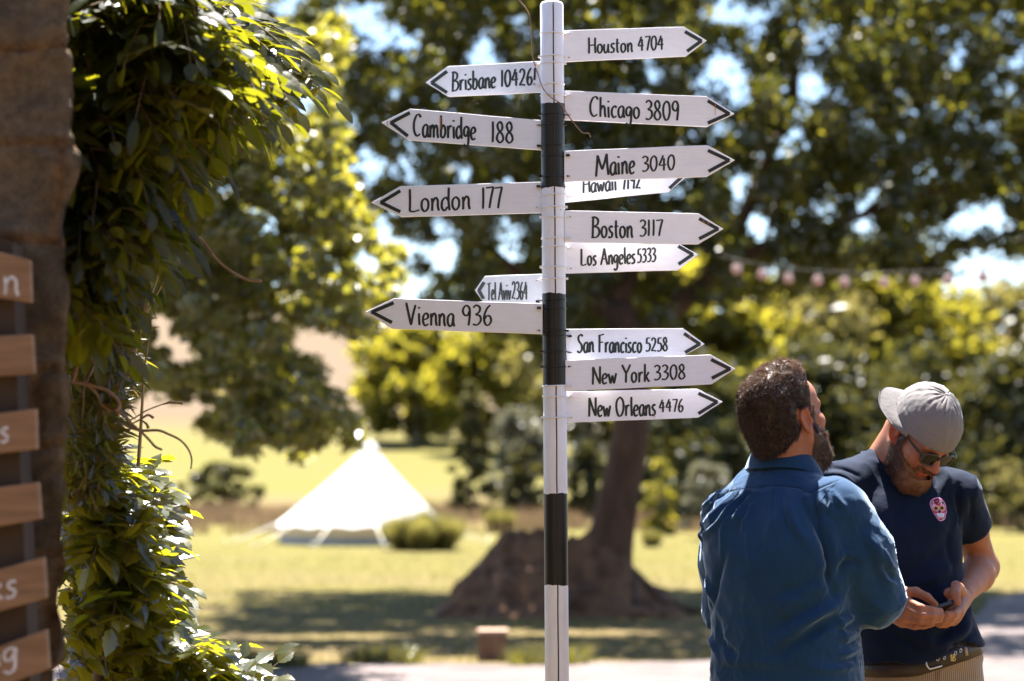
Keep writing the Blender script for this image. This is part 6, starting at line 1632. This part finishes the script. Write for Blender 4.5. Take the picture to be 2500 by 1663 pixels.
    # smooth each loop
    for r__ in rows:
        for _ in range(2):
            q = [(r__[i - 1] + 2 * r__[i] + r__[(i + 1) % n_]) / 4 for i in range(n_)]; r__[:] = q
    BV = np.array([p for r__ in rows for p in r__]); BF = [(j * n_ + i, j * n_ + (i + 1) % n_, (j + 1) * n_ + (i + 1) % n_, (j + 1) * n_ + i) for j in range(3) for i in range(n_)]
    bl = link('belt', fastmesh('belt', BV, BF, True), M_belt, root)
    BB = bvh(BV, np.array(BF))
    def onb(x, y, off=.001):
        q = hit(BB, *f3(x, y))
        if q is None:
            q = hit(BT, *f3(x, y))
            if q is None: q = at(*f3(x, y), 4.80)
        return Vector(q) - ray(*f3(x, y)).normalized() * off
    bk = MB(); fr_ = [(655, 1235), (668, 1300), (690, 1380), (722, 1418), (790, 1400), (872, 1378)]
    bk.tube([onb(x, y, .006) for x, y in fr_], .0024, 8); bk.tube([onb(655, 1240, .006), onb(690, 1236, .008)], .0022, 8)
    bk.tube([onb(668, 1272, .007), onb(712, 1268, .007)], .0018, 8); bk.tube([onb(872, 1378, .006), onb(852, 1200, .006), onb(690, 1236, .008)], .0022, 8)
    bk.build('buckle', M_met, bl)
    for x, y in [(828, 1288), (910, 1277), (1048, 1217), (1115, 1182)]:
        c_ = onb(x, y, .0015); e_ = MB(); tv = (onb(x + 12, y - 6, .0015) - c_).normalized(); uv = Vector((0, 0, 1))
        e_.tube([c_ + (tv * math.cos(q * .3142) + uv * math.sin(q * .3142)) * (.0042 if x != 910 else .0034) for q in range(21)], .0011, 6, cap=False); e_.build('belt_eyelet', M_met, bl)
    lg = MB(); off = .0012
    for st_ in [[(1012, 1318), (1008, 1270), (1002, 1232)], [(1002, 1234), (990, 1245), (990, 1262), (1006, 1272)], [(1006, 1272), (994, 1295), (1002, 1318)], [(1024, 1318), (1024, 1270), (1024, 1228)], [(1024, 1228), (1040, 1236), (1044, 1256), (1027, 1268)], [(1027, 1268), (1044, 1280), (1050, 1300), (1036, 1312), (1024, 1306)]]:
        pts = catmull(st_, 5); n2 = len(pts); vs = []
        for s_ in (1, -1):
            for i in range(n2):
                tg = np.array(pts[min(i + 1, n2 - 1)]) - np.array(pts[max(i - 1, 0)]); tg /= np.linalg.norm(tg); p = np.array(pts[i]) + s_ * np.array((-tg[1], tg[0])) * 4.2
                vs.append(onb(p[0], p[1], off))
        lg.add(vs, [(i, i + 1, n2 + i + 1, n2 + i) for i in range(n2 - 1)]); off += .00005
    lg.build('belt_monogram', M_gold, bl)
    lp = MB(); lp.tube([onb(1166, 1062, .003), onb(1178, 1150, .0045), onb(1192, 1246, .003)], .0042, 8, squash=.5); lp.build('belt_loop', M_loop, tr)
    # ---------------- the phone
    M_ph = pmat('black_phone_glass', (.010, .010, .012), rough=.12, spec=.6); M_edge = pmat('dark_phone_metal', (.05, .05, .055), rough=.3, metal=.8)
    a, b_ = Vector(px(2286, 1483, 4.632)), Vector(px(2336, 1466, 4.655)); ax = (b_ - a).normalized(); back_ = Vector((.18, 1, -.20)); back_ = (back_ - ax * back_.dot(ax)).normalized(); nn = ax.cross(back_)
    c_ = (a + b_) / 2 + back_ * .062; hw, hl, ht = (b_ - a).length / 2 + .008, .066, .0042
    pm = MB(); pts = []
    for i in range(32):
        an = 2 * math.pi * i / 32; x = math.copysign(abs(math.cos(an)) ** .35, math.cos(an)) * hw; y = math.copysign(abs(math.sin(an)) ** .35, math.sin(an)) * hl; pts.append(c_ + ax * x + back_ * y + nn * ht)
    pm.prism(pts, nn, 2 * ht)
    ph_ = thing('phone', 'slim black phone held in both hands of the capped man', 'phone', c_)
    cs = pm.build('phone_case', M_edge, ph_); bevel(cs, .0015, 2)
    scn = MB(); scn.prism([c_ + (p - c_ - nn * ht) * .95 + nn * (ht + .0004) for p in pts], nn, .0006); scn.build('phone_screen', M_ph, ph_)

def cord_mat(rt):
    m, t, o = nodes('khaki_corduroy'); b = N(t, 'ShaderNodeBsdfPrincipled', Roughness=.9); b.inputs['Specular IOR Level'].default_value = .1; b.inputs['Sheen Weight'].default_value = .2
    tc = N(t, 'ShaderNodeTexCoord'); mp = N(t, 'ShaderNodeMapping'); mp.inputs['Rotation'].default_value = (0, R(-3), math.atan2(rt[1], -rt[0]) * -1)
    t.links.new(tc.outputs['Object'], mp.inputs[0])
    wv = N(t, 'ShaderNodeTexWave', Scale=62, Distortion=.35); wv.inputs['Detail'].default_value = 1; wv.inputs['Detail Scale'].default_value = .6
    t.links.new(mp.outputs[0], wv.inputs['Vector'])
    n0 = N(t, 'ShaderNodeTexNoise', Scale=9, Detail=6); t.links.new(tc.outputs['Object'], n0.inputs['Vector'])
    c = ramp(t, wv.outputs['Fac'], [(.10, (.12, .075, .045)), (.30, (.33, .235, .15)), (1.0, (.36, .26, .17))])
    mx = N(t, 'ShaderNodeMix', data_type='RGBA', blend_type='MULTIPLY'); mx.inputs[0].default_value = .5; t.links.new(c, mx.inputs[6]); t.links.new(ramp(t, n0.outputs[0], [(.3, (.7, .7, .7)), (.7, (1.1, 1.1, 1.1))]), mx.inputs[7])
    t.links.new(mx.outputs[2], b.inputs['Base Color']); bp = N(t, 'ShaderNodeBump', Strength=.4, Distance=.001); t.links.new(wv.outputs['Fac'], bp.inputs['Height']); t.links.new(bp.outputs[0], b.inputs['Normal'])
    t.links.new(b.outputs[0], o.inputs[0]); return m
def badge(sh, BS):
    fb = lambda x, y: (2240 + .07013 * x, 1190 + .07013 * y)
    cols = {'pink': (.62, .30, .52), 'plum': (.07, .012, .05), 'lilac': (.62, .30, .55), 'red': (.42, .012, .018), 'rose': (.20, .008, .02), 'gold': (.62, .36, .04), 'black': (.012, .012, .010), 'teal': (.03, .12, .13), 'white': (.62, .64, .85), 'cream': (.70, .45, .38)}
    mats = {k: pmat('thread_' + k, v, tuple(min(1, c * 1.25) for c in v), scale=900, rough=.75) for k, v in cols.items()}
    names = list(mats); mb = MB()
    lvl = [0.0012]
    def on(x, y): 
        q = hit(BS, *fb(x, y)); q = at(*fb(x, y), 4.79) if q is None else q
        return Vector(q) - ray(*fb(x, y)).normalized() * lvl[0]
    cen = on(745, 740)
    def poly(P, c, smooth=True, inset=None):
        pts = catmull(P, 5, closed=True) if smooth else P
        lvl[0] += .00022
        vs = [on(*p) for p in pts]; cx, cy = np.mean([p[0] for p in pts]), np.mean([p[1] for p in pts]); n = len(vs)
        mid = [on(cx + (p[0] - cx) * .5, cy + (p[1] - cy) * .5) for p in pts]
        mb.add(vs + mid + [on(cx, cy)], [(i, (i + 1) % n, n + (i + 1) % n, n + i) for i in range(n)] + [(n + i, n + (i + 1) % n, 2 * n) for i in range(n)], names.index(c))
    out = [(690,345),(560,385),(460,470),(432,580),(455,690),(510,800),(560,900),(625,1000),(680,1090),(750,1155),(830,1170),(920,1135),(975,1060),(985,960),(1015,880),(1000,770),(990,650),(945,520),(860,420),(780,365)]
    sc = lambda P, k, cx=735, cy=760: [(cx + (x - cx) * k, cy + (y - cy) * k) for x, y in P]
    poly(out, 'lilac'); poly(sc(out, .915), 'plum'); poly(sc(out, .83), 'pink')
    poly([(620,400),(570,470),(590,560),(640,600),(720,640),(790,620),(810,560),(790,470),(720,400)], 'rose'); poly([(600,560),(660,600),(720,590),(790,580),(790,630),(730,640),(660,610)], 'red')
    poly([(640,470),(690,440),(740,480),(730,530),(680,550),(640,520)], 'plum'); poly([(665,475),(690,462),(705,480),(685,500)], 'pink'); poly([(760,470),(775,520),(740,570),(715,585),(750,540)], 'cream')
    poly([(560,525),(510,560),(505,605),(550,590)], 'teal'); poly([(820,500),(880,510),(905,580),(860,560)], 'teal')
    for cx, cy in ((645, 730), (850, 720)):
        cir = lambda r_: [(cx + r_ * math.cos(a), cy + r_ * math.sin(a)) for a in [i * math.pi / 5 for i in range(10)]]
        poly(cir(84), 'gold'); poly(cir(62), 'black'); poly(cir(16), 'red')
    poly([(570,815),(640,830),(710,860),(640,900),(590,870)], 'red'); poly([(950,790),(965,860),(900,890),(845,860),(900,840)], 'red')
    poly([(770,780),(730,830),(735,880),(780,885),(815,870),(815,820)], 'black')
    poly([(680,925),(790,905),(910,920),(935,970),(900,1020),(800,1030),(710,1000)], 'white')
    for x in (725, 765, 805, 845, 885): poly([(x - 4, 925), (x + 4, 925), (x + 6, 1015), (x - 2, 1015)], 'plum', False)
    poly([(720,1050),(800,1035),(900,1040),(890,1085),(800,1105),(740,1090)], 'cream'); poly([(765,1050),(810,1060),(870,1045),(865,1085),(815,1100),(770,1085)], 'rose')
    mb.build('skull_badge', list(mats.values()), sh)
man_cap()
